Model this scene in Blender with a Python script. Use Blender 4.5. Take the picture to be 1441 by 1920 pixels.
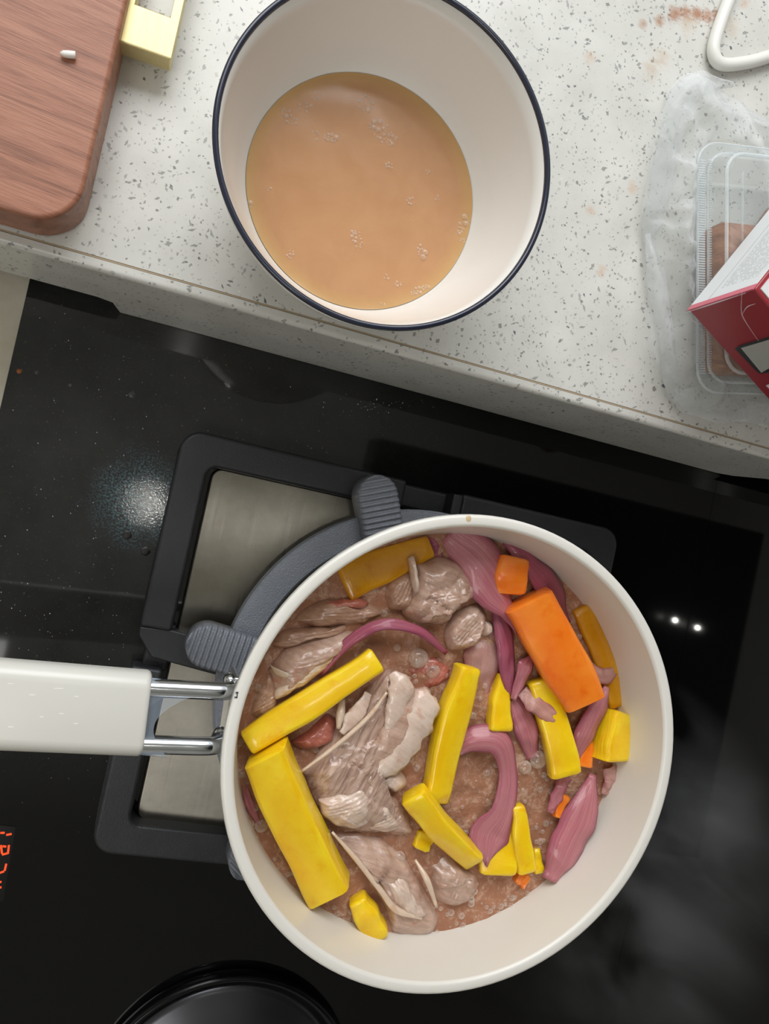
import bpy, bmesh, math, random
from mathutils import Vector, Matrix, noise
random.seed(7)
S = bpy.context.scene
for o in list(bpy.data.objects): bpy.data.objects.remove(o)
COL = S.collection
# ------------------------------------------------------------------ camera
FPX, CXP, CYP, HC = 1545.62, 720.5, 960.0, 0.47     # focal length and centre in pixels (1441x1920), camera height above the hob glass
EX = Vector((0.93859274, 0.20992251, 0.27381784))   # world axes seen in camera coordinates (right, down, forward)
EY = Vector((0.21033178, -0.97722289, 0.02821289))
EZ = Vector((0.27350358, 0.03111218, -0.96136768))
cam = bpy.data.cameras.new('camera'); cam.sensor_fit = 'HORIZONTAL'; cam.sensor_width = 36
cam.lens = FPX / 1441 * 36; cam.clip_start = 0.01; cam.clip_end = 50
co = bpy.data.objects.new('camera', cam); COL.objects.link(co)
co.matrix_world = Matrix(((EX[0], -EX[1], -EX[2], 0), (EY[0], -EY[1], -EY[2], 0), (EZ[0], -EZ[1], -EZ[2], HC), (0, 0, 0, 1)))
S.camera = co
def P(x, y, z):
    """photo pixel -> world point at height z"""
    v = Vector((x - CXP, y - CYP, FPX))
    d = Vector((v.dot(EX), v.dot(EY), v.dot(EZ)))
    t = (z - HC) / d.z
    return Vector((d.x * t, d.y * t, z))
def px(x, y, z, n=1.0):
    return (P(x + 5, y, z) - P(x - 5, y, z)).length / 10 * n
# ------------------------------------------------------------------ world, lights, exposure
W = bpy.data.worlds.new('world'); S.world = W; W.use_nodes = True
W.node_tree.nodes['Background'].inputs[0].default_value = (0.92, 0.97, 1.0, 1)
W.node_tree.nodes['Background'].inputs[1].default_value = 1.0
def area(name, loc, target, sx, sy, power, col):
    l = bpy.data.lights.new(name, 'AREA'); l.shape = 'RECTANGLE'; l.size = sx; l.size_y = sy; l.energy = power; l.color = col
    o = bpy.data.objects.new(name, l); COL.objects.link(o); o.location = loc
    o.rotation_euler = (Vector(target) - Vector(loc)).to_track_quat('-Z', 'Y').to_euler(); return o
area('window_daylight', (-0.12, 1.0, 1.0), (0.12, 0.0, 0.05), 1.0, 0.8, 16.5, (0.98, 0.99, 1.0))
area('added_ceiling_fill', (-0.55, -0.75, 1.735), (-0.55, -0.75, 0), 0.6, 0.6, 7.0, (1.0, 0.98, 0.95))  # added fill light, unseen, to brighten the bowl wall and worktop face
def lamp(name, pxx, pyy, power, h=0.95, r=0.008):
    g = P(pxx, pyy, 0); k = 1 + h / HC
    l = bpy.data.lights.new(name, 'POINT'); l.energy = power; l.shadow_soft_size = r; l.color = (1, 0.97, 0.9)
    o = bpy.data.objects.new(name, l); COL.objects.link(o); o.location = (g.x * k, g.y * k, h)
lamp('ceiling_lamp', 279, 945, 0.6)
lamp('hood_lamp', 1265, 1163, 0.06, h=0.68, r=0.004)
lamp('hood_lamp', 1307, 1177, 0.06, h=0.68, r=0.004)
S.view_settings.view_transform = 'Standard'; S.view_settings.look = 'None'
S.view_settings.exposure = -0.2; S.view_settings.gamma = 1.0; S.view_settings.use_curve_mapping = False
# ------------------------------------------------------------------ material helpers
def lin(r, g, b):
    f = lambda c: (c / 255 / 12.92) if c / 255 <= 0.04045 else ((c / 255 + 0.055) / 1.055) ** 2.4
    return (f(r), f(g), f(b), 1)
class NT:
    def __init__(s, name):
        s.m = bpy.data.materials.new(name); s.m.use_nodes = True; s.t = s.m.node_tree; s.n = s.t.nodes
        s.b = s.n['Principled BSDF']; s.out = s.n['Material Output']
    def node(s, kind, **kw):
        n = s.n.new(kind)
        for k, v in kw.items(): setattr(n, k, v)
        return n
    def link(s, a, b): s.t.links.new(a, b)
    def set(s, **kw):
        for k, v in kw.items():
            s.b.inputs[k.replace('_', ' ')].default_value = v
        return s
    def co(s, kind='Object', scale=(1, 1, 1), rot=(0, 0, 0), loc=(0, 0, 0)):
        tc = s.node('ShaderNodeTexCoord'); mp = s.node('ShaderNodeMapping')
        mp.inputs['Rotation'].default_value = rot; mp.inputs['Location'].default_value = loc
        s.link(tc.outputs[kind], mp.inputs[0]); return s.scaled(mp.outputs[0], scale)
    def scaled(s, vec, scale):
        m2 = s.node('ShaderNodeMapping'); m2.inputs['Scale'].default_value = scale; s.link(vec, m2.inputs[0]); return m2.outputs[0]
    def world(s, scale=(1, 1, 1), rot=(0, 0, 0)):
        g = s.node('ShaderNodeNewGeometry'); mp = s.node('ShaderNodeMapping')
        mp.inputs['Rotation'].default_value = rot
        s.link(g.outputs['Position'], mp.inputs[0]); return s.scaled(mp.outputs[0], scale)
    def noise(s, vec, scale, detail=4, rough=0.55, dist=0.0):
        n = s.node('ShaderNodeTexNoise'); n.inputs['Scale'].default_value = scale; n.inputs['Detail'].default_value = detail
        n.inputs['Roughness'].default_value = rough; n.inputs['Distortion'].default_value = dist
        s.link(vec, n.inputs['Vector']); return n.outputs['Fac']
    def ramp(s, fac, stops, interp='LINEAR'):
        r = s.node('ShaderNodeValToRGB'); r.color_ramp.interpolation = interp
        e = r.color_ramp.elements
        while len(e) < len(stops): e.new(0.5)
        for i, (p, c) in enumerate(stops):
            e[i].position = p; e[i].color = c if len(c) == 4 else (*c, 1)
        s.link(fac, r.inputs[0]); return r.outputs[0]
    def mix(s, fac, a, b, mode='MIX'):
        m = s.node('ShaderNodeMix', data_type='RGBA', blend_type=mode)
        for sock, v in ((m.inputs[0], fac), (m.inputs[6], a), (m.inputs[7], b)):
            if hasattr(v, 'is_output'): s.link(v, sock)
            else: sock.default_value = v
        return m.outputs[2]
    def math(s, op, a, b=0.0, c=0.0):
        m = s.node('ShaderNodeMath', operation=op)
        for sock, v in zip(m.inputs, (a, b, c)):
            if hasattr(v, 'is_output'): s.link(v, sock)
            else: sock.default_value = v
        return m.outputs[0]
    def bump(s, h, strength, dist=0.001):
        b = s.node('ShaderNodeBump'); b.inputs['Strength'].default_value = strength; b.inputs['Distance'].default_value = dist
        s.link(h, b.inputs['Height']); s.link(b.outputs[0], s.b.inputs['Normal'])
    def col(s, c): s.link(c, s.b.inputs['Base Color'])
    def spot(s, vec, c, radius, soft=0.4, jitter=None):
        """mask 1 inside a round stain at world point c"""
        v = s.node('ShaderNodeVectorMath', operation='DISTANCE'); s.link(vec, v.inputs[0]); v.inputs[1].default_value = c
        d = v.outputs['Value']
        if jitter is not None: d = s.math('ADD', d, jitter)
        r = s.node('ShaderNodeMapRange'); r.inputs['From Min'].default_value = radius; r.inputs['From Max'].default_value = radius * soft
        s.link(d, r.inputs[0]); return r.outputs[0]
BK, WH = (0, 0, 0, 1), (1, 1, 1, 1)
def plain(name, rgb, rough=0.5, metal=0.0, **kw):
    t = NT(name); t.set(Base_Color=lin(*rgb), Roughness=rough, Metallic=metal, **kw); return t.m
def thin_clear(name, tint, opac, rough=0.12, rim=0.5, bumpscale=0, gain=0.55):
    """clear thin plastic: mostly straight-through, some white scatter and gloss"""
    t = NT(name); tr = t.node('ShaderNodeBsdfTransparent'); tr.inputs[0].default_value = (0.97, 0.98, 0.98, 1)
    t.set(Base_Color=lin(*tint), Roughness=rough, IOR=1.45)
    lw = t.node('ShaderNodeLayerWeight'); lw.inputs[0].default_value = rim
    f = t.math('MULTIPLY_ADD', lw.outputs['Facing'], gain, opac)
    if bumpscale:
        v = t.world(); n = t.noise(v, bumpscale, 3, 0.5, 0.6); t.bump(n, 0.7, 0.004)
        f = t.math('ADD', f, t.math('MULTIPLY', t.math('SUBTRACT', n, 0.5), 0.35))
    mx = t.node('ShaderNodeMixShader'); f = t.math('MAXIMUM', t.math('MINIMUM', f, 0.95), 0.03)
    t.link(f, mx.inputs[0]); t.link(tr.outputs[0], mx.inputs[1]); t.link(t.b.outputs[0], mx.inputs[2]); t.link(mx.outputs[0], t.out.inputs[0])
    return t.m
# ------------------------------------------------------------------ materials
def quartz():
    t = NT('quartz'); v = t.world()
    dn = t.node('ShaderNodeTexNoise'); dn.inputs['Scale'].default_value = 420; t.link(v, dn.inputs['Vector'])
    vm = t.node('ShaderNodeVectorMath', operation='MULTIPLY_ADD'); t.link(dn.outputs['Color'], vm.inputs[0]); vm.inputs[1].default_value = (0.0022,) * 3; t.link(v, vm.inputs[2])
    base = t.ramp(t.noise(v, 35, 5), [(0.3, lin(201, 200, 193)), (0.7, lin(216, 215, 209))])
    def flecks(scale, frac, rad, c1, c2, prev, seedrot, stretch):
        mp = t.node('ShaderNodeMapping'); mp.inputs['Rotation'].default_value = (0, 0, seedrot)
        t.link(vm.outputs[0], mp.inputs[0])
        vo = t.node('ShaderNodeTexVoronoi', distance='MANHATTAN'); vo.inputs['Scale'].default_value = 1; t.link(t.scaled(mp.outputs[0], (scale * stretch, scale, scale)), vo.inputs['Vector'])
        sp = t.node('ShaderNodeSeparateColor'); t.link(vo.outputs['Color'], sp.inputs[0])
        on = t.math('LESS_THAN', sp.outputs[0], frac)
        lim = t.math('MULTIPLY', sp.outputs[1], rad)
        inside = t.math('LESS_THAN', vo.outputs['Distance'], lim)
        f = t.math('MULTIPLY', on, inside)
        c = t.mix(sp.outputs[2], c1, c2)
        return t.mix(f, prev, c)
    c = flecks(420, 0.5, 0.5, lin(165, 163, 158), lin(226, 226, 222), base, 0.5, 1.0)
    c = flecks(250, 0.30, 0.40, lin(140, 139, 134), lin(184, 182, 176), c, 0.3, 1.0)
    c = flecks(185, 0.28, 0.46, lin(112, 113, 112), lin(180, 179, 173), c, 1.1, 2.4)
    c = flecks(165, 0.22, 0.46, lin(98, 101, 104), lin(176, 175, 170), c, -0.6, 2.6)
    c = flecks(210, 0.26, 0.44, lin(120, 120, 118), lin(180, 178, 172), c, 0.25, 2.2)
    c = flecks(560, 0.34, 0.55, lin(140, 139, 135), lin(196, 194, 187), c, 0.9, 1.0)
    c = flecks(300, 0.22, 0.42, lin(112, 112, 110), lin(176, 174, 168), c, 1.7, 1.6)
    # spice smear and faint stains on the counter
    n = t.noise(t.world((1, 2.2, 1), (0, 0, 0.1)), 160, 6, 0.7)
    def stain(c, pts, rgb, rad, amount):
        for (x, y) in pts:
            m = t.spot(v, P(x, y, 0.083), rad, 0.1, t.math('MULTIPLY', t.math('SUBTRACT', n, 0.5), rad * 2.2))
            c = t.mix(t.math('MULTIPLY', m, amount), c, lin(*rgb))
        return c
    c = stain(c, [(1205, 47), (1235, 38)], (166, 108, 60), 0.0038, 0.75)
    c = stain(c, [(1265, 27), (1285, 26), (1305, 27), (1325, 30), (1345, 33)], (164, 98, 46), 0.0052, 0.8)
    c = stain(c, [(1290, 45), (1370, 50), (1240, 110), (1220, 130)], (196, 170, 140), 0.0075, 0.45)
    c = stain(c, [(1104, 108), (1185, 352), (1128, 510), (1106, 395), (1395, 5)], (205, 165, 130), 0.0040, 0.5)
    t.col(c); t.set(Roughness=0.28, IOR=1.5)
    return t.m
M_QUARTZ = quartz()
M_SEALANT = plain('joint_sealant', (172, 154, 128), 0.7)
M_LOWER = NT('beige_stone')
M_LOWER.col(M_LOWER.ramp(M_LOWER.noise(M_LOWER.world(), 60, 5), [(0.3, lin(196, 188, 168)), (0.7, lin(214, 208, 190))])); M_LOWER.set(Roughness=0.4); M_LOWER = M_LOWER.m
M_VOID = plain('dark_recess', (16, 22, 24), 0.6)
def black_glass():
    t = NT('black_glass'); v = t.world()
    n = t.noise(v, 22, 6, 0.6); fine = t.noise(v, 900, 2, 0.6)
    dust = t.ramp(t.noise(v, 700, 3, 0.7), [(0.62, BK), (0.72, WH)])
    left = t.spot(v, (-0.03, 0.03, 0), 0.22, 0.2)
    grease = t.spot(v, P(262, 935, 0), 0.030, 0.15, t.math('MULTIPLY', t.math('SUBTRACT', t.noise(v, 70, 5, 0.65), 0.5), 0.035))
    film = t.math('MULTIPLY', n, left)  # dust film at left; ceiling reflection is also put into its grey
    base = t.mix(film, lin(9, 9, 9), lin(62, 62, 60))
    base = t.mix(t.math('MULTIPLY', t.math('MULTIPLY', dust, left), 0.35), base, lin(120, 122, 120))
    base = t.mix(t.math('MULTIPLY', grease, t.ramp(fine, [(0.45, BK), (0.62, WH)])), base, lin(92, 120, 128))  # grease smear, with lamp glare put into its pale blue speckles
    t.col(base)
    r = t.math('MULTIPLY_ADD', film, 0.03, 0.035); r = t.math('MULTIPLY_ADD', grease, 0.04, r)
    t.link(r, t.b.inputs['Roughness']); t.set(IOR=1.42)
    b = t.math('MULTIPLY', fine, grease); t.bump(b, 0.12, 0.0003)
    return t.m
M_GLASS = black_glass()
def cast_iron(name, c0, c1, rough, grain):
    t = NT(name); v = t.world(); n = t.noise(v, 1300, 2, 0.6)
    t.col(t.mix(t.noise(v, 30, 5), lin(*c0), lin(*c1))); t.set(Roughness=rough, Metallic=0.25); t.bump(n, grain, 0.0006); return t.m
M_FRAME = cast_iron('black_enamel_iron', (30, 31, 33), (52, 53, 56), 0.45, 0.25)
M_IRON = cast_iron('grey_cast_iron', (112, 116, 124), (134, 138, 146), 0.40, 0.6)
def brushed_steel():
    t = NT('brushed_steel'); v = t.world()
    s = t.noise(t.world((900, 12, 900)), 1, 3, 0.7)
    blotch = t.noise(v, 45, 5, 0.6)
    c = t.mix(blotch, lin(112, 108, 98), lin(168, 164, 154)); t.col(c)
    tg = t.node('ShaderNodeTangent', direction_type='UV_MAP', uv_map='UVMap'); t.link(tg.outputs[0], t.b.inputs['Tangent'])
    t.set(Metallic=1.0, Anisotropic=0.92); t.link(t.math('MULTIPLY_ADD', s, 0.16, 0.22), t.b.inputs['Roughness']); t.bump(s, 0.08, 0.0002)
    return t.m
M_STEEL = brushed_steel()
M_CHROME = plain('polished_steel', (205, 208, 212), 0.14, 1.0)
def enamel(name, c, speck, rough):
    t = NT(name); v = t.world()
    n = t.noise(v, 260, 6, 0.75); p = t.ramp(n, [(0.66, BK), (0.74, WH)])
    big = t.noise(v, 40, 4)
    t.col(t.mix(t.math('MULTIPLY', p, speck), t.mix(t.math('MULTIPLY', big, 0.35), lin(*c), lin(c[0] - 10, c[1] - 13, c[2] - 19)), lin(170, 140, 105)))
    t.set(Roughness=rough); t.bump(t.noise(v, 1200, 2), 0.08, 0.0003); return t.m
M_PAN = enamel('cream_nonstick', (228, 223, 214), 0.35, 0.26)
M_PANOUT = enamel('cream_enamel_outside', (231, 228, 221), 0.12, 0.28)
M_GRIP = plain('cream_grip_plastic', (219, 217, 209), 0.30)
M_SCRATCH = plain('white_scuff', (246, 245, 240), 0.4)
M_FILM = thin_clear('handle_film', (196, 210, 226), 0.26, 0.08, 0.4)
M_BOWL = plain('white_glaze', (231, 228, 222), 0.12)
M_NAVY = plain('navy_rim', (38, 42, 58), 0.15)
def soup():
    t = NT('milky_brown_broth'); v = t.co('Object')
    le = t.node('ShaderNodeVectorMath', operation='LENGTH'); t.link(v, le.inputs[0])
    n = t.noise(v, 55, 6, 0.6, 0.8); g = t.noise(v, 900, 3, 0.7)
    c = t.mix(n, lin(180, 132, 94), lin(200, 154, 114))
    c = t.mix(t.ramp(g, [(0.66, BK), (0.78, WH)]), c, lin(214, 172, 128))
    thin = t.ramp(t.math('DIVIDE', le.outputs['Value'], 0.0525), [(0.86, BK), (1.0, WH)])
    c = t.mix(t.math('MULTIPLY', thin, 0.55), c, lin(206, 170, 108))
    t.col(c); t.set(Roughness=0.12, IOR=1.33); t.bump(n, 0.05, 0.001); return t.m
M_SOUP = soup()
def bubble_mat():
    t = NT('bubble_film'); tr = t.node('ShaderNodeBsdfTransparent'); gl = t.node('ShaderNodeBsdfGlossy'); gl.inputs['Roughness'].default_value = 0.04
    lw = t.node('ShaderNodeLayerWeight'); lw.inputs[0].default_value = 0.35
    di = t.node('ShaderNodeBsdfDiffuse'); di.inputs[0].default_value = lin(250, 238, 224)
    m2 = t.node('ShaderNodeMixShader'); m2.inputs[0].default_value = 0.7; t.link(gl.outputs[0], m2.inputs[1]); t.link(di.outputs[0], m2.inputs[2])
    mx = t.node('ShaderNodeMixShader'); t.link(t.math('MINIMUM', t.math('MULTIPLY_ADD', lw.outputs['Facing'], 0.95, 0.10), 0.9), mx.inputs[0])
    t.link(tr.outputs[0], mx.inputs[1]); t.link(m2.outputs[0], mx.inputs[2]); t.link(mx.outputs[0], t.out.inputs[0]); return t.m
M_BUBBLE = bubble_mat()
def pan_broth():
    t = NT('simmering_broth'); v = t.world()
    n = t.noise(v, 70, 6, 0.65, 1.2); f = t.noise(v, 500, 4, 0.7, 0.5)
    c = t.mix(n, lin(162, 106, 78), lin(198, 148, 120))
    foam = t.ramp(t.math('ADD', t.math('MULTIPLY', n, 0.55), t.math('MULTIPLY', f, 0.45)), [(0.5, BK), (0.62, WH)])
    c = t.mix(t.math('MULTIPLY', foam, 0.6), c, lin(222, 192, 168)); t.col(c)
    t.set(Roughness=0.14, IOR=1.35); t.bump(n, 0.45, 0.003)
    tr = t.node('ShaderNodeBsdfTransparent'); tr.inputs[0].default_value = (0.86, 0.66, 0.5, 1)
    mx = t.node('ShaderNodeMixShader'); t.link(t.math('MULTIPLY_ADD', foam, 0.10, 0.80), mx.inputs[0])
    t.link(tr.outputs[0], mx.inputs[1]); t.link(t.b.outputs[0], mx.inputs[2]); t.link(mx.outputs[0], t.out.inputs[0]); return t.m
M_BROTH = pan_broth()
def carrot(name, c0, c1, core):
    t = NT(name); v = t.co('UV', (7, 2.2, 1)); o = t.co('Object')
    n = t.ramp(t.noise(v, 1.0, 5, 0.55), [(0.3, BK), (0.7, WH)]); w = t.noise(o, 110, 4)
    c = t.mix(n, lin(*c0), lin(*c1)); c = t.mix(t.ramp(w, [(0.55, BK), (0.8, WH)]), c, lin(*core)); t.col(c)
    t.set(Roughness=0.22, Subsurface_Weight=0.25, Subsurface_Scale=0.004, Coat_Weight=0.25, Coat_Roughness=0.12)
    t.b.inputs['Subsurface Radius'].default_value = (1, 0.5, 0.1); t.bump(t.math('ADD', n, w), 0.25, 0.0008); return t.m
M_YEL = carrot('yellow_carrot_flesh', (240, 186, 4), (252, 222, 40), (236, 176, 2))
M_YELB = carrot('sunk_shaded_yellow_carrot', (198, 132, 12), (222, 162, 30), (184, 112, 8))  # darker copy: broth cover and wall shade put into the carrot colour
M_ORA = carrot('orange_carrot_flesh', (240, 112, 14), (252, 150, 52), (234, 100, 8))
def onion(name, c0, c1, edge, clear=0.25):
    t = NT(name); v = t.co('UV', (24, 1.0, 1)); tc = t.node('ShaderNodeTexCoord'); sx = t.node('ShaderNodeSeparateXYZ'); t.link(tc.outputs['UV'], sx.inputs[0])
    n = t.noise(v, 1.0, 5, 0.65); w = t.noise(t.co('Object'), 90, 3)
    c = t.mix(t.ramp(n, [(0.2, BK), (0.85, WH)]), lin(*c0), lin(*c1))
    e = t.ramp(sx.outputs[0], [(0.0, WH), (0.2, BK), (0.8, BK), (1.0, WH)])
    c = t.mix(t.math('MULTIPLY', e, 0.75), c, lin(*edge)); c = t.mix(t.math('MULTIPLY', w, 0.2), c, lin(224, 178, 168)); t.col(c)
    t.set(Roughness=0.2, Subsurface_Weight=0.3, Subsurface_Scale=0.003, Coat_Weight=0.5, Coat_Roughness=0.08)
    t.b.inputs['Subsurface Radius'].default_value = (1, 0.4, 0.5); t.bump(t.math('ADD', n, w), 0.5, 0.0009)
    tr = t.node('ShaderNodeBsdfTransparent'); tr.inputs[0].default_value = lin(240, 190, 190)
    mx = t.node('ShaderNodeMixShader'); t.link(t.math('MULTIPLY_ADD', w, clear, 0.0), mx.inputs[0]); t.link(t.b.outputs[0], mx.inputs[1]); t.link(tr.outputs[0], mx.inputs[2]); t.link(mx.outputs[0], t.out.inputs[0]); return t.m
M_ON = onion('red_onion', (170, 66, 96), (222, 154, 156), (148, 40, 88))
M_OND = onion('red_onion_deep', (146, 36, 82), (194, 98, 124), (124, 24, 74))
M_ONP = onion('red_onion_pale', (206, 148, 140), (226, 186, 172), (186, 106, 118), 0.6)
def meat(name, c0, c1, blush, fib, rot):
    t = NT(name); v = t.co('Object', (1, 1, 1), (0, 0, rot)); s = t.co('Object', (70, 620, 300), (0, 0, rot))
    a = t.noise(v, 70, 6, 0.6, 0.5); f = t.noise(s, 1, 4, 0.6, 0.4)
    c = t.mix(t.ramp(a, [(0.32, BK), (0.68, WH)]), lin(*c0), lin(*c1)); c = t.mix(t.math('MULTIPLY', t.ramp(f, [(0.4, BK), (0.7, WH)]), fib), c, lin(c0[0] - 40, c0[1] - 45, c0[2] - 42))
    c = t.mix(t.ramp(t.noise(v, 130, 3), [(0.6, BK), (0.75, WH)]), c, lin(*blush)); t.col(c)
    t.set(Roughness=0.32, Subsurface_Weight=0.2, Subsurface_Scale=0.003, Coat_Weight=0.7, Coat_Roughness=0.1)
    t.b.inputs['Subsurface Radius'].default_value = (1, 0.5, 0.4); t.bump(t.math('ADD', t.math('MULTIPLY', f, fib), a), 0.6, 0.0012); return t.m
M_MEAT = meat('grey_cooked_meat', (178, 142, 122), (214, 184, 166), (186, 126, 98), 0.4, 0.2)
M_MEATD = meat('brown_cooked_meat', (164, 124, 100), (202, 166, 142), (160, 98, 76), 0.35, 0.35)
M_MEATF = meat('fibrous_cooked_meat', (188, 156, 138), (210, 182, 164), (170, 132, 114), 0.95, -1.25)
M_FAT = meat('white_fat', (208, 180, 162), (228, 208, 192), (204, 164, 144), 0.25, 0.5)
M_RED = meat('pink_cooked_meat', (172, 92, 76), (196, 124, 106), (140, 50, 48), 0.3, 0.6)
M_BONE = meat('pale_bone', (216, 190, 166), (228, 206, 184), (208, 170, 140), 0.2, 0.9)
def wood():
    t = NT('reddish_wood'); v = t.world((14, 150, 60), (0, 0, 0.10))
    n = t.noise(v, 1, 8, 0.62, 1.4); f = t.noise(t.world((60, 1600, 600), (0, 0, 0.10)), 1, 3, 0.7)
    c = t.ramp(n, [(0.25, lin(112, 70, 52)), (0.5, lin(162, 108, 84)), (0.78, lin(184, 132, 106))])
    c = t.mix(t.math('MULTIPLY', t.ramp(f, [(0.5, BK), (0.75, WH)]), 0.5), c, lin(116, 68, 50)); t.col(c); t.set(Roughness=0.42); t.bump(f, 0.25, 0.0005); return t.m
M_WOOD = wood()
def brass():
    t = NT('brushed_brass'); n = t.noise(t.world((700, 40, 300)), 1, 3, 0.7)
    t.col(t.mix(n, lin(204, 188, 132), lin(224, 210, 160))); t.set(Metallic=0.7, Roughness=0.42); return t.m
M_BRASS = brass()
M_GARLIC = plain('white_garlic', (240, 234, 226), 0.35)
M_CABLE = plain('white_cable_jacket', (232, 231, 224), 0.35)
M_BAG = thin_clear('bag_film', (232, 234, 236), 0.15, 0.14, 0.35, 55, 0.5)
M_PET = thin_clear('clear_pet', (225, 232, 235), 0.05, 0.05, 0.3, 0, 0.5)
M_WRAP = thin_clear('shrink_wrap', (235, 235, 240), 0.03, 0.06, 0.1, 0, 0.06)
def jerky():
    t = NT('brown_dried_food'); v = t.co('Object', (1, 3, 1), (0, 0, 0.3)); a = t.noise(v, 60, 6, 0.65, 0.6)
    t.col(t.ramp(a, [(0.3, lin(112, 66, 42)), (0.55, lin(164, 112, 78)), (0.75, lin(190, 146, 116))])); t.set(Roughness=0.5); t.bump(a, 0.5, 0.002); return t.m
M_JERKY = jerky()
M_RED_CARD = plain('crimson_card', (158, 22, 38), 0.3)
M_PINK = plain('pink_card_edge', (222, 96, 118), 0.3)
M_WHITE_CARD = plain('white_card', (234, 234, 234), 0.4)
def printed_card():
    t = NT('white_printed_card'); v = t.co('UV', (1, 1, 1)); sp = t.node('ShaderNodeSeparateXYZ'); t.link(v, sp.inputs[0])
    ln = t.math('FRACT', t.math('MULTIPLY', sp.outputs[1], 26.0)); on = t.math('LESS_THAN', ln, 0.45)
    word = t.math('GREATER_THAN', t.noise(t.co('UV', (90, 26, 1)), 1, 2), 0.45)
    block = t.math('MULTIPLY', t.math('GREATER_THAN', sp.outputs[1], 0.36), t.math('LESS_THAN', sp.outputs[1], 0.93))
    block = t.math('MULTIPLY', block, t.math('GREATER_THAN', sp.outputs[0], 0.05))
    f = t.math('MULTIPLY', t.math('MULTIPLY', on, word), block)
    rule = t.math('MULTIPLY', t.math('GREATER_THAN', sp.outputs[1], 0.285), t.math('LESS_THAN', sp.outputs[1], 0.295)); f = t.math('MAXIMUM', t.math('MULTIPLY', f, 0.55), t.math('MULTIPLY', rule, 0.8))
    t.col(t.mix(f, lin(236, 237, 238), lin(130, 132, 136))); t.set(Roughness=0.35); return t.m
M_PRINT = printed_card()
M_BLACKP = plain('black_print', (26, 28, 32), 0.35)
M_GREYP = plain('grey_label_paper', (178, 176, 170), 0.45)
def glow():
    t = NT('red_led'); t.set(Base_Color=(0.2, 0.01, 0.0, 1), Emission_Color=lin(255, 70, 20), Emission_Strength=1.6); return t.m
M_LED = glow()
M_LID = plain('black_lid_metal', (22, 22, 24), 0.16, 0.6)
M_LIDIN = plain('dark_lid_plate', (74, 74, 78), 0.26, 0.8)
M_SPECK = plain('pale_crumb', (205, 205, 198), 0.5)
M_CRUMB = plain('brown_crumb', (150, 90, 40), 0.5)
def water():
    t = NT('water_drop'); tr = t.node('ShaderNodeBsdfTransparent'); gl = t.node('ShaderNodeBsdfGlossy'); gl.inputs['Roughness'].default_value = 0.03
    lw = t.node('ShaderNodeLayerWeight'); lw.inputs[0].default_value = 0.25; mx = t.node('ShaderNodeMixShader'); t.link(t.math('MULTIPLY_ADD', lw.outputs['Facing'], 0.4, 0.06), mx.inputs[0])
    t.link(tr.outputs[0], mx.inputs[1]); t.link(gl.outputs[0], mx.inputs[2]); t.link(mx.outputs[0], t.out.inputs[0]); return t.m
M_WATER = water()
# ------------------------------------------------------------------ mesh helpers
def thing(name, label, cat, loc, group=None):
    o = bpy.data.objects.new(name, None); o.empty_display_size = 0.01; COL.objects.link(o); o.location = loc
    o['label'] = label; o['category'] = cat
    if group: o['group'] = group
    return o
def tag(o, label, cat, group=None, kind=None):
    o['label'] = label; o['category'] = cat
    if group: o['group'] = group
    if kind: o['kind'] = kind
    return o
def world_loc(o):
    v = Vector((0, 0, 0))
    while o: v += o.location; o = o.parent
    return v
def obj(name, vs, fs, mat, parent=None, smooth=True, uv=None, bevel=0, label=None, origin=None, subsurf=0, fine=True):
    vs = [Vector(v) for v in vs]
    if origin is None:
        n = len(vs); origin = Vector((sum(v.x for v in vs) / n, sum(v.y for v in vs) / n, min(v.z for v in vs)))
    origin = Vector(origin)
    me = bpy.data.meshes.new(name); me.from_pydata([v - origin for v in vs], [], fs)
    bm = bmesh.new(); bm.from_mesh(me)
    bmesh.ops.recalc_face_normals(bm, faces=bm.faces)
    if uv:
        L = bm.loops.layers.uv.new('UVMap'); bm.verts.ensure_lookup_table()
        for f in bm.faces:
            for l in f.loops: l[L].uv = uv[l.vert.index]
    bm.to_mesh(me); bm.free()
    me.materials.append(mat)
    for p in me.polygons: p.use_smooth = smooth
    o = bpy.data.objects.new(name, me); COL.objects.link(o)
    if parent: o.parent = parent; o.location = origin - world_loc(parent)
    else: o.location = origin
    if bevel:
        m = o.modifiers.new('bevel', 'BEVEL'); m.width = bevel; m.segments = 3; m.limit_method = 'ANGLE'; m.angle_limit = math.radians(35)
        m.harden_normals = False
        for p in me.polygons: p.use_smooth = True
        w = o.modifiers.new('wn', 'WEIGHTED_NORMAL'); w.keep_sharp = False
    if subsurf:
        m = o.modifiers.new('sub', 'SUBSURF'); m.levels = subsurf; m.render_levels = subsurf
    if label: o['label'] = label
    return o
def poly_extrude(pts, z0, z1):
    n = len(pts); vs = [(p[0], p[1], z0) for p in pts] + [(p[0], p[1], z1) for p in pts]
    fs = [tuple(range(n))[::-1], tuple(range(n, 2 * n))] + [(i, (i + 1) % n, n + (i + 1) % n, n + i) for i in range(n)]
    return vs, fs
def rounded_rect(x0, x1, y0, y1, r, n=7):
    pts = []
    for cx, cy, a0 in ((x1 - r, y1 - r, 0), (x0 + r, y1 - r, 90), (x0 + r, y0 + r, 180), (x1 - r, y0 + r, 270)):
        for i in range(n + 1):
            a = math.radians(a0 + 90 * i / n); pts.append((cx + r * math.cos(a), cy + r * math.sin(a)))
    return pts
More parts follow.
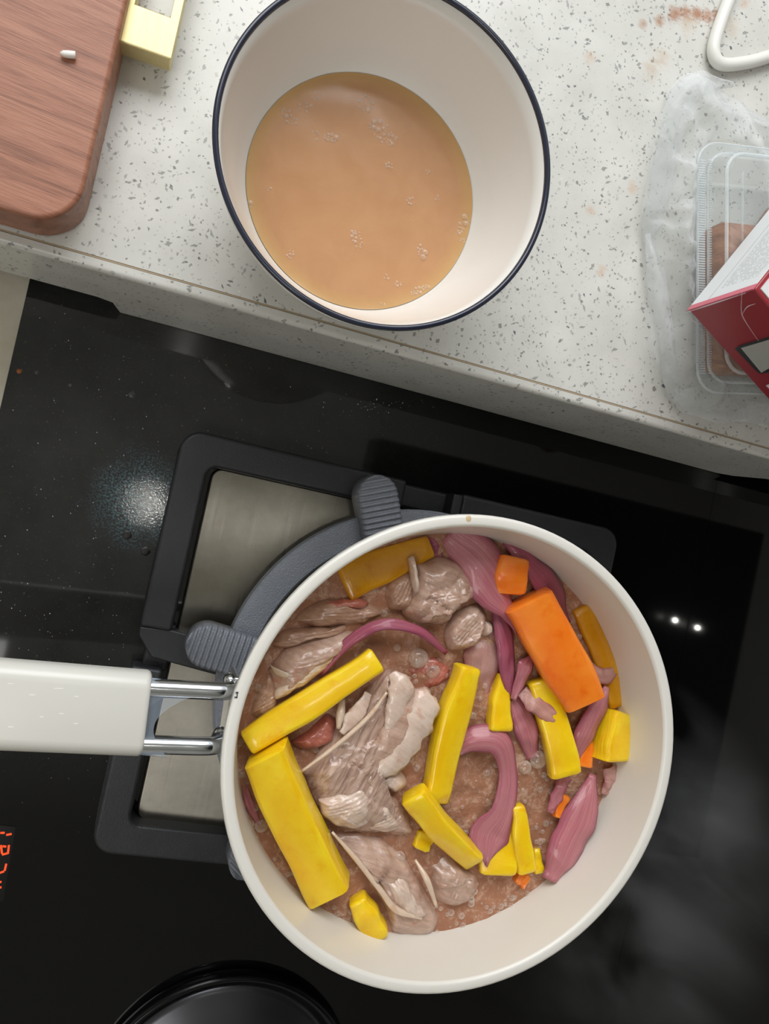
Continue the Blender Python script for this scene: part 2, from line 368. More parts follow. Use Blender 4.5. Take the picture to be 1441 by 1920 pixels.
def ring_extrude(outer, inner, z0, z1):
    n = len(outer); vs = []
    for z in (z0, z1):
        vs += [(p[0], p[1], z) for p in outer] + [(p[0], p[1], z) for p in inner]
    fs = []
    for i in range(n):
        j = (i + 1) % n
        fs += [(i, j, n + j, n + i), (2 * n + i, 3 * n + i, 3 * n + j, 2 * n + j), (i, 2 * n + i, 2 * n + j, j), (n + i, n + j, 3 * n + j, 3 * n + i)]
    return vs, fs
def lathe(prof, c, n=96, closed=True):
    vs, fs = [], []
    m = len(prof)
    for i in range(n):
        a = 2 * math.pi * i / n
        for r, z in prof: vs.append((c[0] + r * math.cos(a), c[1] + r * math.sin(a), z))
    for i in range(n):
        j = (i + 1) % n
        for k in range(m if closed else m - 1):
            l = (k + 1) % m; fs.append((i * m + k, j * m + k, j * m + l, i * m + l))
    return vs, fs
def catmull(pts, n):
    pts = [Vector(p) for p in pts]
    if len(pts) == 2: return [pts[0].lerp(pts[1], i / (n - 1)) for i in range(n)]
    out = []; q = [pts[0] * 2 - pts[1]] + pts + [pts[-1] * 2 - pts[-2]]
    segs = len(pts) - 1
    for i in range(n):
        u = i / (n - 1) * segs; k = min(int(u), segs - 1); t = u - k
        a, b, c, d = q[k], q[k + 1], q[k + 2], q[k + 3]
        out.append(0.5 * ((2 * b) + (c - a) * t + (2 * a - 5 * b + 4 * c - d) * t * t + (3 * b - a - 3 * c + d) * t ** 3))
    return out
def interp(vals, t):
    if not isinstance(vals, (list, tuple)): return vals
    u = t * (len(vals) - 1); k = min(int(u), len(vals) - 2); f = u - k
    f = f * f * (3 - 2 * f)
    return vals[k] * (1 - f) + vals[k + 1] * f
def tube(path, r, seg=14, cap=True):
    vs, fs = [], []; n = len(path); up = Vector((0, 0, 1))
    for i, p in enumerate(path):
        T = (path[min(i + 1, n - 1)] - path[max(i - 1, 0)]).normalized()
        s = T.cross(up)
        if s.length < 1e-3: s = T.cross(Vector((1, 0, 0)))
        s.normalize(); u = s.cross(T).normalized(); rr = interp(r, i / (n - 1))
        up = u
        for k in range(seg):
            a = 2 * math.pi * k / seg; vs.append(p + s * rr * math.cos(a) + u * rr * math.sin(a))
    for i in range(n - 1):
        for k in range(seg):
            l = (k + 1) % seg; fs.append((i * seg + k, i * seg + l, (i + 1) * seg + l, (i + 1) * seg + k))
    if cap: fs += [tuple(range(seg))[::-1], tuple(range((n - 1) * seg, n * seg))]
    return vs, fs
def box(c, sx, sy, sz, rot=0.0):
    vs = []
    ca, sa = math.cos(rot), math.sin(rot)
    for z in (0, sz):
        for x, y in ((-sx / 2, -sy / 2), (sx / 2, -sy / 2), (sx / 2, sy / 2), (-sx / 2, sy / 2)):
            vs.append((c[0] + x * ca - y * sa, c[1] + x * sa + y * ca, c[2] + z))
    return vs, [(3, 2, 1, 0), (4, 5, 6, 7), (0, 1, 5, 4), (1, 2, 6, 5), (2, 3, 7, 6), (3, 0, 4, 7)]
def loft_box(x0, x1, y0, y1, z0, z1): return box(((x0 + x1) / 2, (y0 + y1) / 2, z0), x1 - x0, y1 - y0, z1 - z0)
def join(parts):
    vs, fs = [], []
    for v, f in parts:
        o = len(vs); vs += list(v); fs += [tuple(i + o for i in x) for x in f]
    return vs, fs
def hemi(c, r, n=10, m=5, squash=1.0, low=0.0):
    vs, fs = [], []
    for j in range(m):
        a = low + (math.pi / 2 - low) * j / m
        for i in range(n):
            b = 2 * math.pi * i / n; vs.append((c[0] + r * math.cos(a) * math.cos(b), c[1] + r * math.cos(a) * math.sin(b), c[2] + r * math.sin(a) * squash))
    vs.append((c[0], c[1], c[2] + r * squash)); t = len(vs) - 1
    for j in range(m - 1):
        for i in range(n):
            k = (i + 1) % n; fs.append((j * n + i, j * n + k, (j + 1) * n + k, (j + 1) * n + i))
    for i in range(n): fs.append(((m - 1) * n + i, (m - 1) * n + (i + 1) % n, t))
    return vs, fs
# ================================================================== setting: room shell, worktop, lower ledge, hob
def structure(o): o['kind'] = 'structure'; return o
M_WALL = plain('white_wall_paint', (226, 224, 218), 0.8)
M_FLOORT = plain('grey_floor_tile', (150, 146, 140), 0.5)
RX0, RX1, RY0, RY1, RZ0, RZ1 = -1.3, 1.7, -2.0, 0.70, -0.86, 1.75
structure(obj('floor', *box(((RX0 + RX1) / 2, (RY0 + RY1) / 2, RZ0 - 0.05), RX1 - RX0 + 0.2, RY1 - RY0 + 0.2, 0.05), M_FLOORT, smooth=False))
structure(obj('ceiling', *box(((RX0 + RX1) / 2, (RY0 + RY1) / 2, RZ1), RX1 - RX0 + 0.2, RY1 - RY0 + 0.2, 0.05), M_WALL, smooth=False))
structure(obj('wall_left', *box((RX0 - 0.05, (RY0 + RY1) / 2, RZ0), 0.1, RY1 - RY0, RZ1 - RZ0), M_WALL, smooth=False))
structure(obj('wall_right', *box((RX1 + 0.05, (RY0 + RY1) / 2, RZ0), 0.1, RY1 - RY0, RZ1 - RZ0), M_WALL, smooth=False))
structure(obj('wall_front', *box(((RX0 + RX1) / 2, RY0 - 0.05, RZ0), RX1 - RX0 + 0.2, 0.1, RZ1 - RZ0), M_WALL, smooth=False))
WX0, WX1, WZ0, WZ1 = -0.95, 0.75, 0.25, 1.60      # window opening in the wall behind the worktop
structure(obj('wall_back', *join([box(((RX0 + WX0) / 2, RY1 + 0.05, RZ0), WX0 - RX0, 0.1, RZ1 - RZ0), box(((RX1 + WX1) / 2, RY1 + 0.05, RZ0), RX1 - WX1, 0.1, RZ1 - RZ0),
    box(((WX0 + WX1) / 2, RY1 + 0.05, RZ0), WX1 - WX0, 0.1, WZ0 - RZ0), box(((WX0 + WX1) / 2, RY1 + 0.05, WZ1), WX1 - WX0, 0.1, RZ1 - WZ1)]), M_WALL, smooth=False))
structure(obj('window_1', *join([box((x, RY1 + 0.06, WZ0), 0.04, 0.05, WZ1 - WZ0) for x in (WX0 + 0.02, WX1 - 0.02)] + [box(((WX0 + WX1) / 2, RY1 + 0.06, z), WX1 - WX0, 0.05, 0.04) for z in (WZ0, WZ1 - 0.04)]), M_WALL, smooth=False))
# dark hood added out of view, to darken the glass reflection at right
M_HOOD = plain('dark_hood_enamel', (34, 34, 36), 0.35)
hood = thing('added_dark_hood', 'added dark hood, out of view, darkening the hob glass at right', 'hood', (0.62, -0.12, 0.70))
obj('canopy', *loft_box(0.30, 1.00, -0.42, 0.14, 0.70, 0.76), M_HOOD, hood, smooth=False, bevel=0.004)
obj('chimney', *loft_box(0.50, 0.80, -0.26, 0.04, 0.76, RZ1 - 0.001), M_HOOD, hood, smooth=False)
ZT = 0.083; YF = 0.0876; YJ = 0.0932
wt = thing('worktop', 'white speckled quartz worktop carrying the bowl, board and packets', 'worktop', (0.1, 0.5, 0))
obj('slab', *box((0.15, YJ + 0.0006 + 0.302, ZT - 0.02), 2.6, 0.604, 0.02), M_QUARTZ, wt, smooth=False)
obj('joint_sealant', *box((0.15, YJ + 0.0002, ZT - 0.012), 2.6, 0.0009, 0.0117), M_SEALANT, wt, smooth=False)
# front edge: skirt in front of the slab, its lower edge raised at both ends
def skirt():
    n = 6; r = 0.0024; prof_top = []
    for i in range(n + 1):
        a = math.pi / 2 + math.pi / 2 * i / n
        prof_top.append((YF + r + r * math.cos(a), ZT + 0.0004 - r + r * math.sin(a)))
    xs = [(-1.15, 0.026), (-0.045, 0.026), (-0.0375, 0.022), (-0.0345, 0.001), (0.353, 0.001), (0.362, 0.006), (0.372, 0.026), (1.45, 0.026)]
    vs, fs = [], []
    m = None
    for x, zb in xs:
        ring = [(x, YJ - 0.0006, zb), (x, YJ - 0.0006, ZT + 0.0004)] + [(x, y, z) for y, z in prof_top] + [(x, YF, zb)]
        m = len(ring); vs += ring
    for i in range(len(xs) - 1):
        for k in range(m):
            l = (k + 1) % m; fs.append((i * m + k, i * m + l, (i + 1) * m + l, (i + 1) * m + k))
    fs += [tuple(range(m)), tuple(range((len(xs) - 1) * m, len(xs) * m))[::-1]]
    return vs, fs
sk = obj('front_edge', *skirt(), M_QUARTZ, wt, smooth=False)
for p in sk.data.polygons:
    p.use_smooth = abs(p.normal.y) > 0.02 and abs(p.normal.z) > 0.02
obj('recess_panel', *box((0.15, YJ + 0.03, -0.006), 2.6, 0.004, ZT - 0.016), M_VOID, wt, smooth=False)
lw = obj('lower_worktop', *box((-0.36, YJ - 0.36 + 0.05, -0.036), 0.5545, 0.80, 0.030), M_LOWER, None, smooth=False)
tag(lw, 'beige stone ledge along the left edge of the black hob', 'worktop')
HX0, HX1, HXS = -0.0817, 0.95, 0.3555
hob = thing('gas_hob', 'black glass gas hob under the saucepan, dusty, with red digits', 'hob', (0.15, -0.1, -0.006))
obj('glass_panel', *poly_extrude(rounded_rect(HX0, HXS - 0.00012, -0.55, YJ + 0.026, 0.002, 3), -0.006, 0.0), M_GLASS, hob, smooth=False)
obj('glass_panel', *poly_extrude(rounded_rect(HXS + 0.00012, HX1, -0.55, YJ + 0.026, 0.002, 3), -0.006, 0.0), M_GLASS, hob, smooth=False)
# drip plate
FX0, FX1, FY0, FY1 = 0.0107, 0.2807, -0.1951, 0.0338
FW = 0.0168
v_, f_ = poly_extrude(rounded_rect(FX0 + FW + 0.0032, FX1 - FW - 0.0032, FY0 + FW - 0.0012, FY1 - FW + 0.0005, 0.006, 6), 0.0005, 0.0062)
obj('drip_plate', v_, f_, M_STEEL, hob, smooth=False, bevel=0.0012, uv=[(a * 4, b * 4) for a, b, c in v_])
# red timer digits at the left edge, built as separate lit segments
segs = [((1, 1561), (9, 1561)), ((12, 1565), (22, 1563)), ((17, 1584), (15, 1600)), ((2, 1584), (4, 1600)), ((4, 1602), (15, 1599)), ((-10, 1580), (-2, 1582)), ((12, 1587), (5, 1586)),
        ((12, 1619), (9, 1632)), ((0, 1636), (8, 1633)), ((0, 1653), (3, 1653)), ((-8, 1664), (3, 1663)), ((-14, 1640), (-10, 1655))]
dg = obj('display_window', *poly_extrude([P(x, y, 0)[:2] for x, y in ((-60, 1540), (30, 1550), (6, 1690), (-85, 1680))], 0.00005, 0.0003), plain('display_black', (8, 8, 8), 0.1), hob, smooth=False)
for a, b in segs:
    A, B = P(*a, 0), P(*b, 0); c = (A + B) / 2; d = B - A
    obj('digit_segment', *box((c.x, c.y, 0.0003), d.length, 0.0010, 0.0002, math.atan2(d.y, d.x)), M_LED, dg, smooth=False)
# ---- cast frame around the burner
fr = thing('burner_frame', 'square black cast iron frame around the burner, with gaps at mid-sides', 'hob frame', ((FX0 + FX1) / 2, (FY0 + FY1) / 2, 0))
ZF = 0.018
def frame_piece(qx, qy):
    """one L-shaped corner of the frame"""
    xm, ym = 0.150, -0.0845; g = 0.0115
    ox, oy = (FX0 if qx < 0 else FX1), (FY0 if qy < 0 else FY1)
    ix, iy = ox - qx * FW, oy - qy * FW; R = 0.011; r = 0.006; n = 7
    pts = []
    ex, ey = xm + qx * g + (0.012 if qy > 0 and qx > 0 else 0), ym + qy * g * 0.9
    arc = lambda cx, cy, rr, sx, sy, rev: [(cx + sx * rr * math.cos(math.radians(a)), cy + sy * rr * math.sin(math.radians(a))) for a in ([90 * i / n for i in range(n + 1)][::-1] if rev else [90 * i / n for i in range(n + 1)])]
    pts = [(ex, iy), (ex, oy)] + arc(ox - qx * R, oy - qy * R, R, qx, qy, True) + [(ox, ey), (ix, ey)] + arc(ix - qx * r, iy - qy * r, r, qx, qy, False)
    return poly_extrude(pts, 0.0003, ZF)
for qx, qy in ((-1, 1), (1, 1), (-1, -1), (1, -1)):
    obj('frame_corner', *frame_piece(qx, qy), M_FRAME, fr, smooth=False, bevel=0.0022)
# lower links at the middle of each side, chamfered
def link(c, sx, sy, z1):
    b = box((c[0], c[1], 0.0005), sx, sy, z1); return b
for c, sx, sy in (((FX0 + FW / 2 + 0.004, -0.0845), 0.014, 0.026), ((FX1 - FW / 2, -0.0845), 0.014, 0.026), ((0.152, FY1 - FW / 2), 0.038, 0.014), ((0.150, FY0 + FW / 2), 0.03, 0.014)):
    obj('frame_link', *link(c, sx, sy, 0.008), M_FRAME, fr, smooth=False, bevel=0.002)
def arm(pts, z0, z1): return poly_extrude(pts, z0, z1)
obj('frame_arm', *arm([(0.0108, -0.0740), (0.0112, -0.0790), (0.0200, -0.0895), (0.075, -0.0955), (0.075, -0.078), (0.026, -0.0730)], 0.004, 0.0166), M_FRAME, fr, smooth=False, bevel=0.0012)
obj('frame_arm', *arm([(0.1665, 0.0325), (0.1725, 0.0325), (0.1725, -0.02), (0.1665, -0.02)], 0.0003, 0.0215), M_FRAME, fr, smooth=False, bevel=0.0012)
# ---- pan support ring
RC = (0.1605, -0.0872); RO = 0.1068; RI = 0.0915
ps = thing('pan_support', 'grey cast iron ring with six ribbed fingers holding the saucepan', 'pan support', (*RC, 0.006))
obj('ring', *lathe([(RI, 0.026), (RO - 0.001, 0.026), (RO, 0.027), (RO, 0.0350), (RO - 0.001, 0.0360), (RI + 0.001, 0.0360), (RI, 0.0350)], RC, 128), M_IRON, ps, smooth=False)
def finger(ang):
    a = math.radians(ang); d = Vector((math.cos(a), math.sin(a), 0)); s = Vector((-d.y, d.x, 0)); c = Vector((*RC, 0))
    w = 0.0113; r1 = 0.1275; r0 = 0.070; ztop = 0.0455; zbot = 0.030
    cols = []
    steps = 120
    for i in range(steps + 1):
        r = r0 + (r1 - r0) * i / steps
        tip = max(0.0, (r - (r1 - w)) / w); hw = w * math.sqrt(max(0.0, 1 - tip * tip)); hw = max(hw, 0.0004)
        ph = math.cos((r - r1) / 0.00305 * 2 * math.pi)
        rib = 0.0009 * max(-0.7, min(0.7, ph * 1.4))
        cols.append((r, hw, ztop + rib))
    vs, fs = [], []
    for r, hw, z in cols:
        for off, zz in ((-hw, zbot), (-hw, z - 0.0022), (-hw * 0.93, z - 0.0006), (-hw * 0.82, z), (hw * 0.82, z), (hw * 0.93, z - 0.0006), (hw, z - 0.0022), (hw, zbot)):
            q = c + d * r + s * off; vs.append((q.x, q.y, zz))
    m = 8
    for i in range(steps):
        for k in range(m):
            l = (k + 1) % m; fs.append((i * m + k, i * m + l, (i + 1) * m + l, (i + 1) * m + k))
    fs += [tuple(range(m)), tuple(range(steps * m, (steps + 1) * m))[::-1]]
    return vs, fs
for k in range(6):
    ang = 112.5 + 61 * k if k < 2 else 112.5 + 60 * k
    o = obj('finger', *finger(ang), M_IRON, ps, smooth=True)
    a = math.radians(ang); c = (RC[0] + 0.099 * math.cos(a), RC[1] + 0.099 * math.sin(a))
    obj('foot', *box((c[0], c[1], 0.0062), 0.012, 0.009, 0.022, a), M_IRON, ps, smooth=False, bevel=0.001)
# burner under the pan
bc = thing('gas_burner', 'round burner head hidden beneath the saucepan', 'burner', (*RC, 0.006))
obj('burner_head', *lathe([(0.0, 0.0062), (0.05, 0.0062), (0.05, 0.016), (0.044, 0.021), (0.0, 0.022)], RC, 64, False), M_FRAME, bc)
obj('burner_cap', *lathe([(0.0, 0.022), (0.03, 0.022), (0.03, 0.026), (0.0, 0.027)], RC, 48, False), M_LID, bc)
# ---- black lid at the bottom edge
LC = (0.112, -0.336); LR = 0.0767
ld = thing('round_lid', 'round black lid with a thin shiny rim lying at the front of the hob', 'lid', (*LC, 0.0))
obj('lid_rim', *lathe([(LR - 0.006, 0.0005), (LR - 0.001, 0.0005), (LR, 0.002), (LR, 0.0075), (LR - 0.0012, 0.0098), (LR - 0.003, 0.0098), (LR - 0.0042, 0.0075), (LR - 0.006, 0.0072)], LC, 128), M_LID, ld)
obj('lid_plate', *lathe([(0.0, 0.013), (0.03, 0.012), (LR - 0.018, 0.0085), (LR - 0.012, 0.0055), (LR - 0.006, 0.0052), (LR - 0.006, 0.002), (0.0, 0.004)], LC, 96, False), M_LIDIN, ld)
# ================================================================== saucepan
PC = (0.1574, -0.0881); PR = 0.1074; ZR = 0.130; ZB = 0.0465
pan = thing('saucepan', 'cream saucepan of stew with a cream grip on two steel rods', 'saucepan', (*PC, ZB))
inner = [(0.0, ZB + 0.004), (0.070, ZB + 0.004), (0.078, ZB + 0.006), (0.0850, ZB + 0.013), (0.0905, ZB + 0.024), (0.0945, ZB + 0.037), (0.0975, ZB + 0.052), (0.0998, ZB + 0.068), (0.1012, ZR - 0.006), (0.1020, ZR - 0.0015)]
outer = [(0.1074, ZR - 0.0012), (0.1076, ZR - 0.0035), (0.1066, ZR - 0.006), (0.1045, ZR - 0.0075), (0.1030, ZR - 0.012), (0.1018, ZB + 0.060), (0.0985, ZB + 0.040), (0.0935, ZB + 0.022), (0.0870, ZB + 0.009), (0.0790, ZB + 0.002), (0.072, ZB), (0.0, ZB)]
vs, fs = lathe(inner + [(0.1020, ZR - 0.0015)][:0], PC, 128, False); obj('inner_wall', vs, fs, M_PAN, pan)
rimp = [(0.1020, ZR - 0.0015), (0.1026, ZR - 0.0003), (0.1036, ZR), (0.1060, ZR), (0.1070, ZR - 0.0003), (0.1074, ZR - 0.0012)]
obj('body', *lathe(outer, PC, 128, False), M_PANOUT, pan)
obj('rim', *lathe(rimp, PC, 128, False), M_PANOUT, pan)
M_MARK = plain('dark_stamp', (84, 84, 96), 0.5)
hd = thing_parent = obj('handle_bracket', *box((0.0535, -0.0888, 0.096), 0.004, 0.034, 0.022, 0.07), M_CHROME, pan, smooth=False, bevel=0.0015)
# rods curl down into the bracket
def rod(gx, gy, ex, ey, z):
    g, e = Vector((gx, gy, z)), Vector((ex, ey, z)); d = (e - g).normalized()
    path = [g - d * 0.02, g, g.lerp(e, 0.5), e - d * 0.007, e - d * 0.002 + Vector((0, 0, -0.0015)), e + d * 0.001 + Vector((0, 0, -0.006)), e + d * 0.001 + Vector((0, 0, -0.014))]
    return tube(catmull(path, 40), 0.0038, 18)
obj('handle_rod', *rod(0.0177, -0.0810, 0.0510, -0.0775, 0.1215), M_CHROME, pan)
obj('handle_rod', *rod(0.0191, -0.1043, 0.0506, -0.1010, 0.1215), M_CHROME, pan)
# small clips seen beside the rods
for x, y in ((432, 1277), (414, 1378)):
    q = P(x, y, 0.112); obj('rivet', *hemi((q.x, q.y, 0.109), 0.0030, 14, 6, 1.3), M_CHROME, pan)
# grip
ga = math.radians(4.6)
def grip():
    c, s = math.cos(ga), math.sin(ga)
    A = Vector((0.0187, -0.0917, 0)); L = 0.150; hw = 0.0172; zc = 0.1195; hh = 0.0082; rr = 0.0062; n = 5
    sec = []
    for cy, cz, a0 in ((hw - rr, hh - rr, 0), (-hw + rr, hh - rr, 90), (-hw + rr, -hh + rr, 180), (hw - rr, -hh + rr, 270)):
        for i in range(n + 1):
            a = math.radians(a0 + 90 * i / n); sec.append((cy + rr * math.cos(a), cz + rr * math.sin(a)))
    vs, fs = [], []; m = len(sec); st = [0, 0.0008, 0.002, 0.05, 0.10, L - 0.01, L]; sc = [0.90, 0.97, 1, 1.02, 1.05, 1.02, 0.6]
    for x, k in zip(st, sc):
        for y, z in sec:
            yy = y * k; sl = -0.0002 * (y / hw) if x < 0.01 else 0
            lx = -x + sl; vs.append((A.x + lx * c - yy * s, A.y + lx * s + yy * c, zc + z * min(k, 1.0)))
    for i in range(len(st) - 1):
        for k in range(m):
            l = (k + 1) % m; fs.append((i * m + k, i * m + l, (i + 1) * m + l, (i + 1) * m + k))
    fs += [tuple(range(m)), tuple(range((len(st) - 1) * m, len(st) * m))[::-1]]
    return vs, fs
gr = obj('grip', *grip(), M_GRIP, pan, bevel=0)
for x, y, l in ((20, 1282, 10), (110, 1291, 18), (60, 1303, 12), (143, 1306, 8), (142, 1357, 8), (20, 1363, 10), (78, 1344, 7), (115, 1338, 9)):
    q = P(x, y, 0.1277); obj('scuff', *box((q.x, q.y, 0.12765), px(x, y, 0.127, l), 0.0003, 0.0001, ga + 0.05), M_SCRATCH, gr, smooth=False)
def film():
    # thin sleeve left on the rods; right edge swings in between them
    vs, fs = [], []; n = 22; layers = []
    for z, sgn in ((0.1253, 1), (0.1178, -1)):
        for j in range(n + 1):
            t = j / n; y = -0.0768 - 0.0318 * t
            edge = 0.0375 - 0.0135 * math.sin(math.pi * min(1, max(0, (t - 0.10) / 0.95))) ** 0.9 - 0.003 * t - (0.006 if sgn < 0 else 0)
            zz = z - sgn * 0.0018 * math.sin(math.pi * t) ** 0.7
            if j in (0, n): zz = 0.1215
            for i in range(7):
                vs.append((0.0165 + (edge - 0.0165) * i / 6, y, zz))
    m = 7
    for L in range(2):
        b = L * (n + 1) * m
        for j in range(n):
            for i in range(m - 1): fs.append((b + j * m + i, b + j * m + i + 1, b + (j + 1) * m + i + 1, b + (j + 1) * m + i))
    return vs, fs
obj('protective_film', *film(), M_FILM, pan)
q = P(443, 1303, ZR); obj('rim_stamp', *join([box((q.x, q.y + 0.0010, ZR + 0.00005), 0.0012, 0.0006, 0.0001, 0.2), box((q.x, q.y - 0.0010, ZR + 0.00005), 0.0012, 0.0006, 0.0001, -0.1), box((q.x + 0.0003, q.y, ZR + 0.00005), 0.0005, 0.0022, 0.0001, 0.1)]), M_MARK, pan, smooth=False)
obj('rim_drip', *hemi((*P(878, 973, ZR)[:2], ZR - 0.0002), 0.0016, 10, 4, 0.25), plain('dried_drip', (214, 190, 150), 0.3), pan)
# ---- broth
ZL = 0.0963
def broth():
    vs, fs = [], []; rings, n = 60, 160
    pos = lambda r, a: (PC[0] + r * math.cos(a), PC[1] + r * math.sin(a))
    R = 0.0988
    vs.append((PC[0], PC[1], ZL))
    for j in range(1, rings + 1):
        r = R * j / rings
        for i in range(n):
            x, y = pos(r, 2 * math.pi * i / n)
            v = Vector((x * 60, y * 60, 1.3)); b = noise.noise(v) * 0.0014 + noise.noise(v * 2.2) * 0.0014 + noise.noise(v * 5) * 0.0006
            e = min(1, (rings - j) / 6); vs.append((x, y, ZL + b * (0.25 + 0.75 * e) + (1 - e) ** 2 * 0.0008))
    for i in range(n): fs.append((0, 1 + i, 1 + (i + 1) % n))
    for j in range(rings - 1):
        for i in range(n):
            k = (i + 1) % n; a = 1 + j * n; b = a + n; fs.append((a + i, b + i, b + k, a + k))
    return vs, fs
br = tag(obj('stew_broth', *broth(), M_BROTH), 'bubbling pinkish brown broth filling the saucepan', 'broth', kind='stuff')
# froth bubbles: too many to count, one part
bub = []
rnd = random.Random(3)
zones = [((470, 1560), 24, 16), ((520, 1640), 26, 18), ((1000, 1470), 24, 10), ((1010, 1560), 26, 12), ((880, 1690), 40, 26), ((790, 1250), 34, 16), ((760, 1420), 18, 10), ((500, 1330), 26, 9), ((700, 1120), 30, 10), ((985, 1420), 20, 12), ((920, 1440), 30, 6),
         ((590, 1720), 20, 10), ((1060, 1620), 16, 8), ((880, 1330), 18, 8), ((1140, 1500), 14, 8), ((630, 1700), 24, 10), ((690, 1610), 14, 8), ((960, 1690), 26, 14)]
for (x, y), sd, k in zones:
    for i in range(k):
        q = P(rnd.gauss(x, sd), rnd.gauss(y, sd), ZL); r = rnd.choice((0.0007, 0.0009, 0.0012, 0.0018))
        if (q.x - PC[0]) ** 2 + (q.y - PC[1]) ** 2 < 0.096 ** 2: bub.append(hemi((q.x, q.y, ZL + 0.0006), r, 10, 4, 0.75))
for i in range(110):
    a = rnd.uniform(math.radians(185), math.radians(345)); r0 = rnd.uniform(0.0945, 0.0982) if i % 3 else rnd.uniform(0.088, 0.097)
    bub.append(hemi((PC[0] + r0 * math.cos(a), PC[1] + r0 * math.sin(a), ZL + 0.0007), rnd.choice((0.0006, 0.0008, 0.0011, 0.0015)), 10, 4, 0.75))
for i in range(120):
    a = rnd.uniform(0, 6.28); r0 = 0.09 * math.sqrt(rnd.random()); bub.append(hemi((PC[0] + r0 * math.cos(a), PC[1] + r0 * math.sin(a), ZL + 0.0008), rnd.choice((0.0006, 0.0008, 0.0011, 0.0016)), 10, 4, 0.75))
fo = obj('froth', *join(bub), M_BUBBLE, br); fo['kind'] = 'stuff'
for x, y, r in ((748, 1610, 0.0033), (785, 1234, 0.0048), (812, 1258, 0.0035), (725, 1600, 0.0022), (1000, 1330, 0.003), (600, 1000, 0.002), (1010, 1425, 0.0045), (985, 1440, 0.0034), (490, 1550, 0.0030)):
    q = P(x, y, ZL + 0.002)
    if (q.x - PC[0]) ** 2 + (q.y - PC[1]) ** 2 < 0.094 ** 2: obj('bubble', *hemi((q.x, q.y, ZL + 0.001), r, 20, 9, 0.8), M_BUBBLE, br)
# ================================================================== stew pieces
def frame_at(path, i, roll):
    n = len(path); T = (path[min(i + 1, n - 1)] - path[max(i - 1, 0)]).normalized()
    up = Vector((0, 0, 1)); s = T.cross(up).normalized(); u = s.cross(T).normalized()
    c, k = math.cos(roll), math.sin(roll)
    return T, s * c + u * k, u * c - s * k
def stick(name, label, cat, pts, w, t, mat, roll=0.0, group=None, taper=None, endcut=0.0, z=ZL):
    """carrot stick: rounded bar swept along pixel points (x, y, height above broth); w in pixels, t thickness in mm"""
    path3 = [P(x, y, z + dz * 0.001) for x, y, dz in pts]; n = 14
    path = catmull(path3, n); roll = math.radians(roll); m = 12; vs, fs, uv = [], [], []
    sd = len(label); rs = random.Random(sd)
    sec = []
    for cx, cy, a0 in ((1, 1, 0), (-1, 1, 90), (-1, -1, 180), (1, -1, 270)):
        for i in range(3): sec.append((cx, cy, math.radians(a0 + 45 * i)))
    T0 = (path[1] - path[0]).normalized(); T1 = (path[-1] - path[-2]).normalized()
    pl = [path[0] + T0 * 0.0] + path + [path[-1]]
    L = len(pl)
    for i in range(L):
        k = min(max(i - 1, 0), n - 1); T, s, u = frame_at(path, k, roll); tt = k / (n - 1)
        ww = px(pts[0][0], pts[0][1], z) * interp(w, tt) / 2; th = interp(t, tt) * 0.001 / 2
        rr = min(ww, th) * 0.36; sh = 1.0
        c = pl[i].copy()
        if i in (0, L - 1): sh = 0.84
        else:
            if i == 1: c += T0 * 0.0008
            if i == L - 2: c -= T1 * 0.0008
        wob = 1 + 0.09 * noise.noise(Vector((tt * 4, sd * 1.7, 0)))
        c += s * (0.0011 * noise.noise(Vector((tt * 3, sd * 0.9, 4)))) + u * (0.0006 * noise.noise(Vector((tt * 4, sd * 0.9, 9))))
        for j, (cx, cy, a) in enumerate(sec):
            a1 = (cx * (ww - rr) + rr * math.cos(a)) * sh * wob; b1 = (cy * (th - rr) + rr * math.sin(a)) * sh
            e = endcut * 0.001 * (a1 / ww) * (1 if i < L / 2 else 1) * (1 if i in (0, 1, L - 2, L - 1) else 0.6)
            vs.append(c + s * a1 + u * b1 + T * e); uv.append((j / 12, tt))
    for i in range(L - 1):
        for j in range(m):
            l = (j + 1) % m; fs.append((i * m + j, i * m + l, (i + 1) * m + l, (i + 1) * m + j))
    fs += [tuple(range(m)), tuple(range((L - 1) * m, L * m))[::-1]]
    o = obj(name, vs, fs, mat, uv=uv, bevel=0)
    return o
def stick_thing(name, label, cat, *a, **k):
    g = k.pop('group', None); o = stick(name, label, cat, *a, **k)
    md = o.modifiers.new('edge', 'EDGE_SPLIT'); md.split_angle = math.radians(50)
    return tag(o, label, cat, g)
GY = 'yellow carrot sticks in the stew'; GO = 'orange carrot pieces in the stew'; GN = 'red onion petals in the stew'; GM = 'meat pieces in the stew'
Y = lambda label, *a, mat=M_YEL, **k: stick_thing('yellow_carrot_stick', label, 'carrot', *a, mat, group=GY, **k)
O = lambda label, *a, **k: stick_thing('orange_carrot_piece', label, 'carrot', *a, M_ORA, group=GO, **k)
Y('largest yellow carrot stick, at the left, slanting down toward the pan wall', [(497, 1408, 12), (550, 1530, 10), (618, 1672, 6)], [80, 84, 82], [15, 15, 15], roll=-20, endcut=1.5)
Y('long yellow carrot stick with a brown nick, pointing up right from the handle side', [(462, 1392, 7), (580, 1318, 9), (706, 1235, 11)], [48, 54, 50], [10, 11, 11], roll=12)
Y('slender curved yellow carrot stick standing upright in the middle of the stew', [(875, 1248, 8), (847, 1350, 7), (812, 1500, 4)], [42, 52, 46], [9, 10, 9], roll=8)
Y('thin yellow carrot stick leaning down right to the tip of the cupped onion', [(772, 1486, 9), (825, 1550, 8), (888, 1612, 4)], [46, 46, 40], [9, 9, 8], roll=-25)
Y('yellow carrot stick just below the big orange carrot', [(1010, 1272, 4), (1040, 1370, 7), (1058, 1452, 9)], [44, 52, 52], [10, 10, 10], roll=-8)
